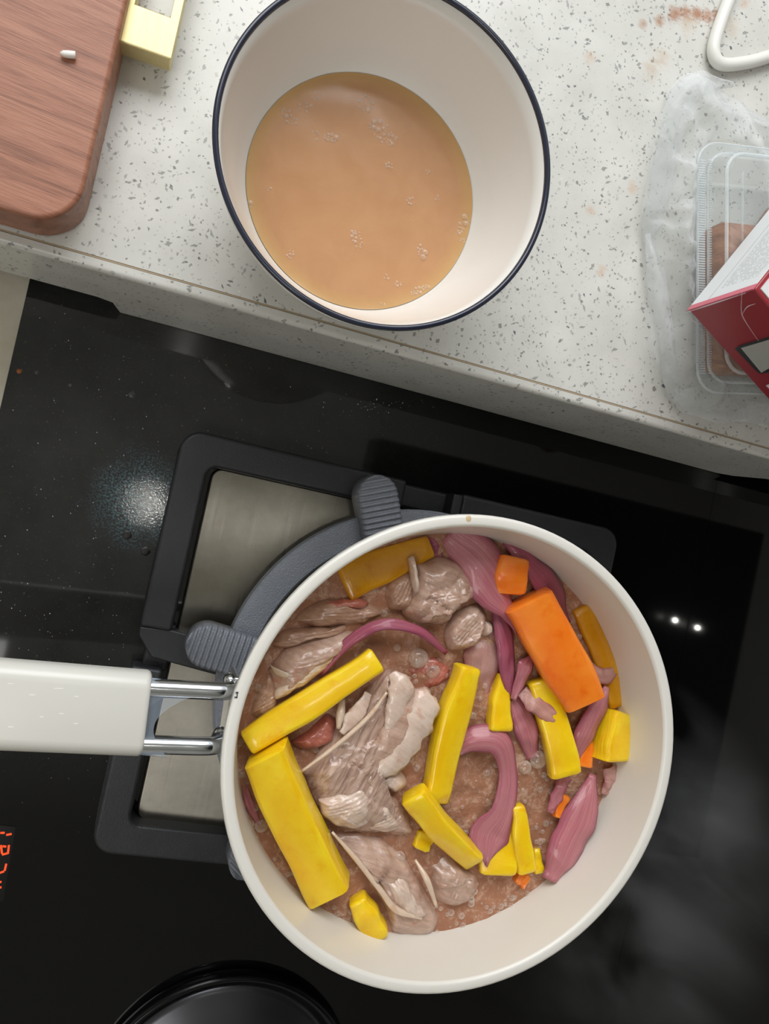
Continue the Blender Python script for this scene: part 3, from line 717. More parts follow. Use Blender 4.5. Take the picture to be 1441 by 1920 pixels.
Y('yellow carrot stick sunk in the broth along the upper left wall', [(640, 1092, -1.5), (720, 1058, -1), (805, 1025, 0)], [80, 66, 44], [10, 10, 10], roll=10, mat=M_YELB)
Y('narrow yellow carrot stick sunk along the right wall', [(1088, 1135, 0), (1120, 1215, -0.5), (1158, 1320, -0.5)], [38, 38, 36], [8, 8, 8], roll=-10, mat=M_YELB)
Y('chunky yellow carrot end beside the right wall', [(1158, 1335, 3), (1150, 1375, 5), (1146, 1424, 6)], [48, 58, 66], [13, 13, 13], roll=15)
Y('small upright yellow carrot stick below the onion tip, at lower right', [(966, 1508, 4), (976, 1570, 6), (986, 1632, 6)], [24, 32, 34], [8, 8, 8], roll=-5)
Y('wide flat yellow carrot slab under the pointed onion tip', [(955, 1545, 1), (935, 1600, 3), (932, 1638, 4)], [50, 66, 62], [7, 7, 7], roll=-12)
Y('short yellow carrot piece touching the lower wall', [(668, 1682, 3), (690, 1720, 3), (708, 1757, 3)], [34, 46, 40], [9, 9, 8], roll=-15)
Y('small yellow carrot wedge in the middle, above the cupped onion', [(936, 1262, -1), (936, 1320, 2), (934, 1370, 4)], [20, 36, 44], [8, 8, 8], roll=5)
Y('tiny yellow carrot bit showing beneath the leaning stick', [(800, 1560, 0.5), (786, 1592, 1.5)], [34, 30], [5, 5])
Y('pale thin yellow sliver right of the small upright stick', [(1004, 1590, 0), (1010, 1636, 2)], [12, 18], [4, 4])
O('largest orange carrot stick, thick, slanting along the right of the stew', [(985, 1122, 9), (1040, 1220, 10), (1092, 1316, 11)], [84, 84, 72], [16, 16, 15], roll=-12, endcut=-1)
O('short orange carrot block between the two upper onion petals', [(960, 1046, 5), (955, 1075, 6), (950, 1108, 4)], [52, 58, 54], [12, 12, 12], roll=-8)
O('small orange carrot end below the right yellow sticks', [(1100, 1385, 0), (1094, 1438, 3)], [20, 26], [6, 6])
O('pointed orange carrot tip between the lower right onion petals', [(1052, 1488, 1), (1042, 1532, 3)], [26, 14], [6, 5])
O('tiny round orange carrot bit at the foot of the small yellow stick', [(968, 1640, 2), (986, 1652, 2.5)], [22, 24], [6, 6])
q = P(618, 1300, ZL + 0.0145); obj('nick', *hemi((q.x, q.y, ZL + 0.0132), 0.0013, 9, 4, 0.5), plain('brown_nick', (176, 118, 10), 0.5), bpy.data.objects['yellow_carrot_stick.001'])
# ---- onion petals
def petal(label, pts, w, mat, cup=0.35, roll=0.0, th=1.1, seg=28, z=ZL, name='red_onion_petal'):
    path = catmull([P(x, y, z + dz * 0.001) for x, y, dz in pts], seg); nu = 9
    k0 = px(pts[0][0], pts[0][1], z); vs, fs, uv = [], [], []
    sd = sum(ord(c) for c in label)
    for layer in (1, 0):
        for i in range(seg):
            t = i / (seg - 1); T, s, u = frame_at(path, i, math.radians(interp(roll, t))); ww = max(k0 * interp(w, t) / 2 * (1 + 0.22 * noise.noise(Vector((t * 6, sd * 0.11, 2)))), 0.0004); c = interp(cup, t)
            tk = th * 0.001 * min(1.0, 0.3 + 6 * min(t, 1 - t))
            for j in range(nu):
                uu = -1 + 2 * j / (nu - 1); h = c * ww * (1 - uu * uu)
                nz = noise.noise(Vector((uu * 1.6, t * 5, sd * 0.37))) * 0.0013
                edge = 0.35 if abs(uu) > 0.99 else 1.0
                vs.append(path[i] + s * uu * ww + u * (h + nz - (0 if layer else tk * edge))); uv.append((j / (nu - 1), t))
    b = seg * nu
    for i in range(seg - 1):
        for j in range(nu - 1):
            a = i * nu + j; fs += [(a, a + 1, a + nu + 1, a + nu), (b + a, b + a + nu, b + a + nu + 1, b + a + 1)]
    for i in range(seg - 1):
        for j in (0, nu - 1): a = i * nu + j; fs.append((a, a + nu, b + a + nu, b + a))
    for j in range(nu - 1):
        for i in (0, seg - 1): a = i * nu + j; fs.append((a, a + 1, b + a + 1, b + a))
    o = obj(name, vs, fs, mat, uv=uv); return tag(o, label, 'onion', GN)
petal('broad red onion petal at the top of the pan, ending in a curled tip', [(838, 1003, -1), (890, 1050, 4), (925, 1110, 6), (955, 1150, 6), (967, 1192, 7)], [70, 92, 72, 36, 4], M_ON, 0.3, [-20, -10, 10, 25, 30])
petal('red onion petal lying along the upper right wall', [(944, 1016, 2), (985, 1050, 5), (1030, 1105, 4), (1058, 1172, 0)], [10, 40, 56, 30], M_OND, 0.3, [20, 15, 10, 0])
petal('deep magenta onion strand hanging below the broad top petal', [(930, 1140, 2), (945, 1200, 4), (950, 1250, 4), (956, 1308, 3)], [18, 36, 34, 12], M_OND, 0.3, [-20, 10, 15, 10])
petal('thin arched purple onion strip above the long yellow stick', [(600, 1262, 3), (650, 1205, 7), (715, 1170, 10), (785, 1182, 9), (836, 1222, 4)], [16, 24, 26, 26, 14], M_OND, 0.5, [30, 45, 55, 50, 40], th=2.2)
petal('small pale purple onion petal beside the big orange carrot', [(1000, 1222, 3), (984, 1255, 6), (962, 1312, 5)], [6, 34, 12], M_ON, 0.35, [10, 10, 10])
petal('short flat pale pink onion strip on the yellow stick below the orange carrot', [(978, 1296, 5), (1005, 1322, 9.5), (1041, 1348, 10.5)], [22, 30, 24], M_ONP, 0.1, [5, 0, 0], th=2.2)
petal('large cupped onion petal hooking down to a point in the lower middle', [(846, 1412, 1), (885, 1386, 4), (935, 1392, 6), (952, 1450, 6), (942, 1520, 6), (916, 1572, 6), (911, 1625, 6)], [24, 44, 50, 34, 44, 78, 4], M_ON, [0.3, 0.4, 0.4, 0.3, 0.2, -0.15, 0.1], [20, 15, 10, 0, -5, -5, 0])
petal('glistening onion petal slanting up to the right wall', [(1072, 1440, 3), (1098, 1370, 6), (1122, 1325, 7), (1138, 1288, 7)], [14, 42, 34, 10], M_ON, 0.4, [-15, -10, -5, 0])
petal('broad purple onion petal sweeping down the lower right wall', [(1112, 1452, 3), (1092, 1520, 6), (1060, 1590, 7), (1032, 1650, 6)], [16, 56, 62, 30], M_ON, 0.35, [-10, -8, -5, 0])
petal('narrow pink onion strip above the pointed orange tip', [(1060, 1455, 3), (1045, 1490, 5), (1030, 1524, 5)], [26, 24, 14], M_ON, 0.3, [0, 0, 0])
petal('pale onion end stuck to the right wall below the chunky carrot', [(1142, 1438, 4), (1146, 1465, 4), (1132, 1490, 3)], [26, 26, 16], M_ONP, 0.25, [0, 0, 0])
petal('wide pale onion petal under the broth in the centre', [(915, 1180, -1), (905, 1240, 1.5), (895, 1310, -1)], [34, 66, 40], M_ONP, 0.12, [0, 0, 0])
petal('translucent curled onion strip against the right wall', [(1086, 1225, 2), (1108, 1258, 4.5), (1135, 1268, 4.5), (1156, 1252, 3)], [16, 26, 26, 14], M_ONP, 0.3, [10, 15, 10, 0])
petal('dull pink onion strip running down between two yellow sticks', [(962, 1310, 2), (985, 1365, 3), (1000, 1420, 1)], [24, 44, 26], M_ON, 0.25, [0, 0, 0])
petal('reddish onion sliver half sunk at the far left wall', [(458, 1470, 1), (468, 1510, 2), (486, 1545, 1)], [10, 18, 8], M_ON, 0.3, [0, 0, 0])
petal('onion scrap at the tip of the chunky carrot by the wall', [(1184, 1372, 4), (1184, 1396, 4), (1172, 1420, 3)], [10, 16, 10], M_ON, 0.2, [0, 0, 0])
petal('dark onion shred at the top left of the broad petal', [(805, 1005, -1), (812, 1032, 0), (822, 1052, 0.5)], [30, 34, 22], M_OND, 0.2, [0, 0, 0])
# ---- meat
def blob(name, outline, dz, h, mat, parent=None, power=2.2, rough=0.0012, fibre=None, seed=0, rings=16, base=-6.0, tilt=(0, 0), z=ZL, label=None, res=72):
    """lump with the given pixel outline at broth level + dz mm, height h mm"""
    pts = catmull([P(x, y, z + dz * 0.001) for x, y in outline] + [P(*outline[0], z + dz * 0.001)], res + 1)[:-1]
    pts = [p + Vector((noise.noise(p * 160 + Vector((seed, 0, 0))), noise.noise(p * 160 + Vector((0, seed, 5))), 0)) * 0.0012 for p in pts]
    n = len(pts); c = sum(pts, Vector()) / n; vs, fs = [], []
    size = max((p - c).length for p in pts)
    for j in range(rings):
        t = j / rings
        for i, p in enumerate(pts):
            q = p.lerp(c, t); e = 1 - (1 - min(1, t * 1.35)) ** power
            hh = h * 0.001 * e
            v = Vector((q.x * 110, q.y * 110, seed * 3.1)); d = noise.noise(v) * rough * 1.1 + noise.noise(v * 2.6) * rough * 0.4 + noise.noise(v * 6) * rough * 0.22
            pv = noise.voronoi(v * 0.5)[1][0]; dv = v * 0.5 - pv
            d += rough * 2.6 * (dv.x * noise.noise(pv * 3.3) + dv.y * noise.noise(pv * 3.3 + Vector((7, 7, 7)))) * 1.6
            if fibre is not None:
                a = math.radians(fibre); k = (-q.x * math.sin(a) + q.y * math.cos(a)); w = noise.noise(v * 0.8) * 0.0015
                d += 0.00016 * math.sin((k + w) / 0.0017 * 2 * math.pi)
            q.z += hh + d * min(1, t * 5) + (q.x - c.x) * tilt[0] + (q.y - c.y) * tilt[1]
            vs.append(q)
    top = c.copy(); top.z = sum(v.z for v in vs[-n:]) / n; vs.append(top); ti = len(vs) - 1
    b0 = len(vs)
    for p in pts: vs.append(p.lerp(c, 0.12) + Vector((0, 0, base * 0.001)))
    bc_ = c.copy(); bc_.z += base * 0.001; vs.append(bc_)
    for j in range(rings - 1):
        for i in range(n): k = (i + 1) % n; fs.append((j * n + i, j * n + k, (j + 1) * n + k, (j + 1) * n + i))
    for i in range(n):
        k = (i + 1) % n; fs += [((rings - 1) * n + i, (rings - 1) * n + k, ti), (i, b0 + i, b0 + k, k), (b0 + i, len(vs) - 1, b0 + k)]
    return obj(name, vs, fs, mat, parent, label=label)
def meat_thing(label, x, y): return thing('meat_piece', label, 'meat', P(x, y, ZL - 0.004), GM)
m1 = meat_thing('blocky grey meat chunk between the sunk yellow stick and the top onion petal', 805, 1110)
blob('muscle', [(770, 1050), (830, 1046), (870, 1062), (884, 1100), (872, 1125), (850, 1142), (830, 1172), (790, 1168), (755, 1150), (762, 1105)], 1, 11, M_MEAT, m1, 3.2, 0.0018, 20, 1)
blob('muscle', [(722, 1118), (735, 1085), (768, 1070), (778, 1105), (765, 1140), (735, 1142)], 1, 6, M_MEATD, m1, 3, 0.0008, 70, 2)
blob('fat', [(800, 1120), (838, 1118), (880, 1098), (886, 1118), (858, 1130), (835, 1160), (800, 1166), (778, 1150)], 6, 6, M_MEAT, m1, 3, 0.0016, None, 3)
blob('skin_flap', [(766, 1048), (778, 1044), (782, 1080), (786, 1108), (776, 1108), (768, 1080)], 9, 3.5, M_FAT, m1, 2, 0.0004, None, 4, rings=8)
m2 = meat_thing('smaller grey meat chunk right of the arched onion strip', 870, 1180)
blob('muscle', [(850, 1150), (885, 1132), (908, 1145), (905, 1180), (892, 1205), (862, 1222), (840, 1216), (832, 1190)], 1, 8, M_MEAT, m2, 3.2, 0.0014, 60, 5)
blob('fat', [(905, 1160), (922, 1172), (920, 1190), (902, 1192)], 1, 4, M_FAT, m2, 2, 0.0008, None, 6, rings=8)
m3 = meat_thing('grey meat slab with a cut bone edge, at the left inside the pan', 585, 1230)
blob('muscle', [(500, 1255), (540, 1212), (600, 1192), (655, 1182), (668, 1195), (640, 1220), (590, 1250), (548, 1290), (520, 1306), (512, 1285)], 1, 8, M_MEAT, m3, 3, 0.0012, 22, 7)
blob('cut_edge', [(505, 1248), (545, 1268), (600, 1240), (640, 1215), (625, 1240), (560, 1290), (520, 1310), (514, 1300), (528, 1278)], 4, 4.5, M_BONE, m3, 2.5, 0.0007, 25, 8)
m4 = meat_thing('brown meat strip sunk against the upper left wall', 620, 1150)
blob('muscle', [(545, 1165), (580, 1132), (640, 1122), (690, 1130), (720, 1148), (700, 1160), (660, 1170), (600, 1176)], -0.5, 6, M_MEATD, m4, 3, 0.0014, 10, 9)
blob('seared_edge', [(610, 1130), (650, 1122), (688, 1128), (680, 1138), (640, 1138), (615, 1140)], 3.5, 3, M_RED, m4, 2, 0.0006, None, 10, rings=8)
blob('muscle', [(505, 1205), (540, 1178), (600, 1176), (650, 1172), (640, 1190), (580, 1198), (530, 1215)], 0, 5, M_MEATD, m4, 3, 0.0010, 18, 24)
m5 = meat_thing('largest meat piece in the middle, with fine fibres and white fat', 690, 1400)
blob('muscle', [(564, 1448), (600, 1402), (645, 1345), (690, 1290), (732, 1256), (768, 1292), (800, 1288), (810, 1325), (792, 1375), (757, 1420), (725, 1452), (704, 1485), (726, 1520), (744, 1548), (700, 1560), (640, 1550), (602, 1527), (582, 1488)], 1, 9, M_MEATF, m5, 3.2, 0.0013, 75, 11, rings=26, res=120)
def strip(name, pts, w, dz, mat, parent, flat=0.5, seed=0):
    path = catmull([P(x, y, ZL + z * 0.001) for x, y, z in pts], 26); vs, fs = tube(path, [px(700, 1400, ZL, q) / 2 for q in w], 14); out = []
    for i, v in enumerate(vs):
        c = path[i // 14]; v = Vector(v); k = 1 + 0.35 * noise.noise(v * 170 + Vector((seed, 0, 0))) + 0.2 * noise.noise(v * 420)
        d = (v - c) * k; out.append(c + Vector((d.x, d.y, d.z * flat)))
    return obj(name, out, fs, mat, parent)
strip('fat', [(736, 1262, 8), (750, 1288, 10), (742, 1330, 10.5), (724, 1378, 10)], [18, 46, 38, 16], 0, M_FAT, m5, 0.36, 1)
strip('fat', [(790, 1296, 7), (792, 1335, 10), (768, 1385, 10), (732, 1428, 9.5), (690, 1466, 8)], [36, 54, 52, 46, 22], 0, M_FAT, m5, 0.36, 2)
strip('muscle', [(766, 1296, 8), (758, 1345, 10), (735, 1395, 10), (700, 1445, 9)], [30, 60, 66, 40], 0, M_MEAT, m5, 0.22, 5)
strip('fat', [(690, 1300, 8), (668, 1340, 9.5), (640, 1375, 9)], [16, 34, 12], 0, M_FAT, m5, 0.3, 3)
blob('fat', [(596, 1500), (640, 1482), (690, 1470), (700, 1500), (688, 1545), (640, 1550), (606, 1530)], 6, 5, M_FAT, m5, 2.4, 0.0016, 30, 14)
blob('fat', [(690, 1510), (715, 1498), (738, 1525), (748, 1550), (715, 1560), (690, 1548)], 4, 4.5, M_FAT, m5, 2.4, 0.0014, 30, 25)
obj('tendon', *tube(catmull([P(565, 1447, ZL + 0.0080), P(630, 1398, ZL + 0.0118), P(690, 1345, ZL + 0.0125), P(725, 1298, ZL + 0.0125)], 30), [0.0008, 0.0011, 0.0012, 0.0007], 8), M_BONE, m5)
m6 = meat_thing('long meat piece with a pale membrane edge near the lower wall', 735, 1660)
blob('muscle', [(622, 1562), (680, 1562), (735, 1585), (775, 1630), (806, 1690), (822, 1728), (800, 1756), (760, 1756), (735, 1742), (715, 1690), (672, 1622)], -0.5, 7, M_MEAT, m6, 3, 0.0013, -50, 15, rings=18)
obj('membrane_edge', *tube(catmull([P(622, 1560, ZL + 0.005), P(668, 1612, ZL + 0.0062), P(712, 1668, ZL + 0.0068), P(742, 1705, ZL + 0.0066), P(790, 1722, ZL + 0.007)], 30), [0.0007, 0.0013, 0.0014, 0.0018, 0.0008], 8), M_BONE, m6)
blob('fat', [(722, 1650), (752, 1640), (775, 1672), (800, 1715), (770, 1722), (745, 1700)], 5.5, 3, M_FAT, m6, 2.2, 0.0010, -50, 16)
m7 = meat_thing('small grey meat bit foaming right of the long lower piece', 845, 1660)
blob('muscle', [(800, 1618), (830, 1600), (868, 1622), (895, 1650), (880, 1685), (845, 1698), (815, 1680)], -1, 6, M_MEAT, m7, 3, 0.0016, 80, 17)
obj('bone_splinter', *tube(catmull([P(778, 1612, ZL + 0.003), P(800, 1650, ZL + 0.0075), P(818, 1700, ZL + 0.006)], 14), [0.0007, 0.0016, 0.0009], 8), M_BONE, m7)
m8 = meat_thing('reddish meat bit tucked under the long yellow stick', 590, 1375)
blob('muscle', [(545, 1392), (580, 1362), (615, 1338), (632, 1352), (626, 1385), (600, 1400), (565, 1405)], 0.5, 6, M_RED, m8, 2.6, 0.0010, None, 18)
m9 = meat_thing('round shiny gristle knob below the largest meat piece', 735, 1465)
blob('gristle', [(698, 1450), (725, 1438), (752, 1445), (762, 1465), (745, 1486), (722, 1480), (705, 1464)], 1, 7, M_FAT, m9, 2.2, 0.0007, None, 19)
m10 = meat_thing('thin white bone sliver leaning out below the long yellow stick', 638, 1335)
obj('bone', *tube(catmull([P(642, 1310, ZL + 0.004), P(638, 1340, ZL + 0.0075), P(634, 1366, ZL + 0.008)], 10), [0.0016, 0.0022, 0.0012], 8), M_BONE, m10)
m11 = meat_thing('brownish meat scrap by the left wall above the long yellow stick', 500, 1300)
blob('muscle', [(462, 1345), (480, 1290), (505, 1262), (520, 1290), (515, 1330), (490, 1362)], -1, 4.5, M_MEATD, m11, 2.6, 0.0012, 40, 20)
m12 = meat_thing('pale meat shred below the gristle knob', 730, 1530)
blob('muscle', [(700, 1498), (730, 1490), (760, 1520), (772, 1560), (740, 1565), (715, 1540)], 0, 5, M_MEAT, m12, 2.6, 0.0014, 60, 21)
m13 = meat_thing('flat brown meat scrap under the central broth bubbles', 790, 1270)
blob('muscle', [(752, 1250), (790, 1225), (832, 1235), (846, 1262), (815, 1290), (775, 1288)], -2.2, 3.0, M_RED, m13, 2.6, 0.0012, 60, 22)
# ================================================================== bowl of broth
BC = (0.0621, 0.1484); ZBR = 0.153
bo = thing('serving_bowl', 'white ceramic bowl with a thin navy rim holding brown broth', 'bowl', (*BC, ZT))
h = lambda d: ZT + d
obj('bowl_body', *lathe([(0.0, h(.0075)), (0.024, h(.0078)), (0.036, h(.0110)), (0.0462, h(.0180)), (0.0523, h(.0250)), (0.0570, h(.0340)), (0.0618, h(.0470)), (0.0655, h(.0600)), (0.0672, h(.0688)),
     (0.0694, h(.0688)), (0.0683, h(.0610)), (0.0648, h(.0470)), (0.0600, h(.0330)), (0.0548, h(.0240)), (0.0480, h(.0150)), (0.0370, h(.0075)), (0.0330, h(.0050)), (0.0325, h(.0)), (0.0295, h(.0)), (0.029, h(.004)), (0.0, h(.0045))], BC, 160, False), M_BOWL, bo)
obj('rim_band', *lathe([(0.0671, h(.0684)), (0.0673, h(.0696)), (0.0679, h(.0701)), (0.0688, h(.0701)), (0.0694, h(.0697)), (0.0696, h(.0690)), (0.0695, h(.0682))], BC, 160, True), M_NAVY, bo)
ZS = h(.025)
def soup_mesh():
    vs, fs = [(BC[0], BC[1], ZS)], []; n = 128; rings = 30
    for j in range(1, rings + 1):
        r = 0.0522 * j / rings
        for i in range(n):
            a = 2 * math.pi * i / n; x, y = BC[0] + r * math.cos(a), BC[1] + r * math.sin(a)
            vs.append((x, y, ZS + (0.0004 * (j / rings) ** 30) + 0.00012 * noise.noise(Vector((x * 90, y * 90, 0)))))
    for i in range(n): fs.append((0, 1 + i, 1 + (i + 1) % n))
    for j in range(rings - 1):
        for i in range(n): k = (i + 1) % n; a = 1 + j * n; fs.append((a + i, a + n + i, a + n + k, a + k))
    return vs, fs
sp = obj('bowl_broth', *soup_mesh(), M_SOUP, None, origin=(*BC, ZS)); tag(sp, 'cloudy light brown broth with bubble clusters inside the white bowl', 'broth')
rb = random.Random(11)
clusters = [(683, 193, 17, 14, 0), (718, 250, 32, 26, 0.65), (620, 258, 14, 14, 0.2), (668, 448, 19, 15, 1.3), (789, 472, 13, 12, 1.3), (541, 220, 20, 14, 0.8), (572, 200, 12, 6, 0), (595, 178, 10, 6, 0), (786, 545, 18, 18, -.3), (464, 380, 12, 12, 1.2),
            (729, 310, 7, 6, 0), (769, 378, 9, 7, 0), (545, 478, 8, 7, 0), (505, 355, 4, 2, 0), (870, 430, 26, 18, 1.65), (505, 200, 20, 8, -.4), (800, 322, 6, 4, 0), (819, 372, 6, 4, 0), (745, 533, 6, 5, 0), (715, 573, 6, 4, 0), (590, 255, 12, 4, 0), (720, 520, 8, 3, 0)]
for x, y, ext, k, ang in clusters:
    parts = []; placed = []
    for tries in range(k * 12):
        if len(placed) >= k: break
        e = ext * math.sqrt(rb.random()); a = rb.random() * 6.28; dx, dy = e * math.cos(a), e * math.sin(a) * 0.5 if ang else e * math.sin(a)
        X, Yy = x + dx * math.cos(ang) - dy * math.sin(ang), y + dx * math.sin(ang) + dy * math.cos(ang)
        r = rb.choice((2, 2.4, 3, 3.6, 5.2)) if ext > 10 else rb.choice((1.6, 2, 2.6))
        if any((X - u) ** 2 + (Yy - v) ** 2 < (0.85 * (r + w)) ** 2 for u, v, w in placed): continue
        placed.append((X, Yy, r)); q = P(X, Yy, ZS)
        if (q.x - BC[0]) ** 2 + (q.y - BC[1]) ** 2 < 0.0515 ** 2: parts.append(hemi((q.x, q.y, ZS), px(X, Yy, ZS, r), 12, 5, 0.8))
    if parts: obj('bubble_cluster', *join(parts), M_BUBBLE, sp)
q = P(725, 118, h(.052)); 
# ================================================================== cutting board with brass handle
cb = thing('cutting_board', 'reddish brown wooden cutting board with a brass handle', 'cutting board', (-0.15, 0.19, ZT))
bx1, by0, bt = -0.0505, 0.0950, 0.026
obj('board', *poly_extrude(rounded_rect(-0.30, bx1, by0, by0 + 0.34, 0.019, 10), ZT, ZT + bt), M_WOOD, cb, smooth=False, bevel=0.0022)
hz0, hz1 = ZT + 0.0075, ZT + 0.0185
A = P(229, 82, hz1); B = P(323, 112, hz1); hx = P(328, 60, hz1).x
y0 = P(320, 112, hz1).y; y1 = P(325, 33, hz1).y; xi = P(322, 20, hz1).x; x_out = P(341, 20, hz1).x
def handle():
    X0, X1, Y0, Y1 = bx1 - 0.004, x_out, y0, y0 + 0.105
    out = [(X0, Y0), (X1, Y0), (X1, Y1), (X0, Y1)]; inn = [(bx1 + 0.0022, y1), (xi, y1), (xi, Y1 - (y1 - y0)), (bx1 + 0.0022, Y1 - (y1 - y0))]
    return ring_extrude(out, inn, hz0, hz1)
obj('brass_handle', *handle(), M_BRASS, cb, smooth=False, bevel=0.0008, label='brushed brass rectangular loop handle')
q = P(128, 104, ZT + bt + 0.0015)
g1 = tube(catmull([q + Vector((-0.0030, -0.0002, 0.0)), q + Vector((-0.001, 0.0001, 0.0002)), q + Vector((0.0026, 0.0010, 0.0002))], 10), [0.0006, 0.0013, 0.0015, 0.0015], 10)
tag(obj('garlic_bit', *g1, M_GARLIC), 'tiny white food bit lying on the wooden board', 'food scrap')
# ================================================================== cable
path = catmull([P(1392, -60, ZT + 0.004), P(1366, 0, ZT + 0.004), P(1344, 60, ZT + 0.004), P(1337, 98, ZT + 0.004), P(1352, 120, ZT + 0.004), P(1395, 118, ZT + 0.004), P(1441, 106, ZT + 0.004), P(1520, 80, ZT + 0.004), P(1620, 60, ZT + 0.004)], 70)
tag(obj('white_cable', *tube(path, 0.0034, 16), M_CABLE), 'white power cable bent in a corner at the top right', 'cable')
# ================================================================== clear food container in a bag, with a carton on top
ca = math.radians(-76.6); U = Vector((math.cos(ca), math.sin(ca), 0)); V = Vector((-U.y, U.x, 0))   # U along the left rim, V across to the right
ZK = ZT + 0.0015
K0 = P(1308, 262, ZT + 0.022); K0.z = 0
CL, CWd = 0.128, 0.115
def kl(u, v, z): q = K0 + U * u + V * v; return (q.x, q.y, z)
ct = thing('food_container', 'clear plastic hinged food container inside the bag, under the carton', 'container', kl(CL / 2, CWd / 2, ZK))
def rr_local(u0, u1, v0, v1, r, z, n=6):
    return [kl(a, b, z) for a, b in rounded_rect(u0, u1, v0, v1, r, n)]
def loft(loops, cap0=True, cap1=True):
    n = len(loops[0]); vs = [p for l in loops for p in l]; fs = []
    for i in range(len(loops) - 1):
        for k in range(n): j = (k + 1) % n; fs.append((i * n + k, i * n + j, (i + 1) * n + j, (i + 1) * n + k))
    if cap0: fs.append(tuple(range(n))[::-1])
    if cap1: fs.append(tuple(range((len(loops) - 1) * n, len(loops) * n)))
    return vs, fs
obj('tray', *loft([rr_local(0.012, CL - 0.012, 0.012, CWd - 0.012, 0.008, ZK), rr_local(0.006, CL - 0.006, 0.006, CWd - 0.006, 0.010, ZK + 0.018), rr_local(0.0, CL, 0.0, CWd, 0.012, ZK + 0.0185), rr_local(0.0, CL, 0.0, CWd, 0.012, ZK + 0.0195)], True, False), M_PET, ct, smooth=False)
obj('lid', *loft([rr_local(0.0, CL, 0.0, CWd, 0.012, ZK + 0.0200), rr_local(0.005, CL - 0.005, 0.005, CWd - 0.005, 0.011, ZK + 0.0205), rr_local(0.0075, CL - 0.0075, 0.0075, CWd - 0.0075, 0.011, ZK + 0.0295), rr_local(0.011, CL - 0.011, 0.011, CWd - 0.011, 0.010, ZK + 0.0310)], False, True), M_PET, ct, smooth=False)
# ribbed rim: little ridges along the flange (one part) and lid ribs
rid = []
for i in range(88):
    u = 0.010 + (CL - 0.020) * i / 87
    q = kl(u, 0.0024, ZK + 0.0200); rid.append(box(q, 0.0006, 0.0040, 0.0006, ca))
    rid.append(box(kl(u, 0.0063, ZK + 0.0215), 0.0006, 0.0016, 0.0006, ca))
M_RIDGE = thin_clear('pet_ridge', (244, 248, 250), 0.22, 0.05, 0.35)
rr_ = obj('rim_ridges', *join([(v, f) for v, f in rid]), M_RIDGE, ct, smooth=False); rr_['kind'] = 'stuff'
for v in (0.018, 0.034, 0.050, 0.066):
    obj('lid_rib', *tube([Vector(kl(0.018 + (v - 0.018) * 0.25, v, ZK + 0.0312)), Vector(kl(CL - 0.018, v, ZK + 0.0312))], 0.0006, 8), M_PET, ct)
def loop_tube(inset, r, z, rad):
    pts = [Vector(p) for p in rr_local(inset, CL - inset, inset, CWd - inset, r, z, 6)]; pts.append(pts[0]); return tube(pts, rad, 8, False)
obj('lid_edge', *loop_tube(0.0092, 0.010, ZK + 0.0306, 0.0009), M_RIDGE, ct)
obj('lid_edge', *loop_tube(0.0056, 0.011, ZK + 0.0212, 0.0007), M_RIDGE, ct)
obj('flange_edge', *loop_tube(0.0003, 0.012, ZK + 0.0198, 0.0006), M_RIDGE, ct)
# brown dried pieces inside
def jerk(label, u0, u1, v0, v1, z0, hgt, seed):
    pts = []
    for a, b in rounded_rect(u0, u1, v0, v1, 0.006, 5):
        k = 1 + 0.0; w = noise.noise(Vector((a * 150, b * 150, seed))) * 0.002; pts.append(kl(a + w, b + w, z0))
    n = len(pts); c = sum((Vector(p) for p in pts), Vector()) / n; vs, fs = [], []
    for t, e in ((0.1, 0), (0, 0.25), (0, 0.7), (0.12, 1.0), (0.5, 1.05)):
        for p in pts:
            q = Vector(p).lerp(c, t); q.z = z0 + hgt * e + (noise.noise(Vector((q.x * 140, q.y * 140, seed))) * 0.0016 if e > 0.2 else 0); vs.append(q)
    for j in range(4):
        for i in range(n): k = (i + 1) % n; fs.append((j * n + i, j * n + k, (j + 1) * n + k, (j + 1) * n + i))
    fs += [tuple(range(n))[::-1], tuple(range(4 * n, 5 * n))]
    return tag(obj('dried_food_piece', vs, fs, M_JERKY), label, 'food', 'brown food in the clear container')
jerk('brown food slab inside the container, left of the carton', 0.040, 0.083, 0.011, 0.046, ZK + 0.0015, 0.024, 1)
jerk('brown food slab inside the container, at the right above the carton', 0.026, 0.072, 0.049, 0.098, ZK + 0.0015, 0.025, 2)
jerk('brown food slab inside the container, below the carton corner', 0.0855, 0.117, 0.012, 0.060, ZK + 0.0015, 0.018, 3)
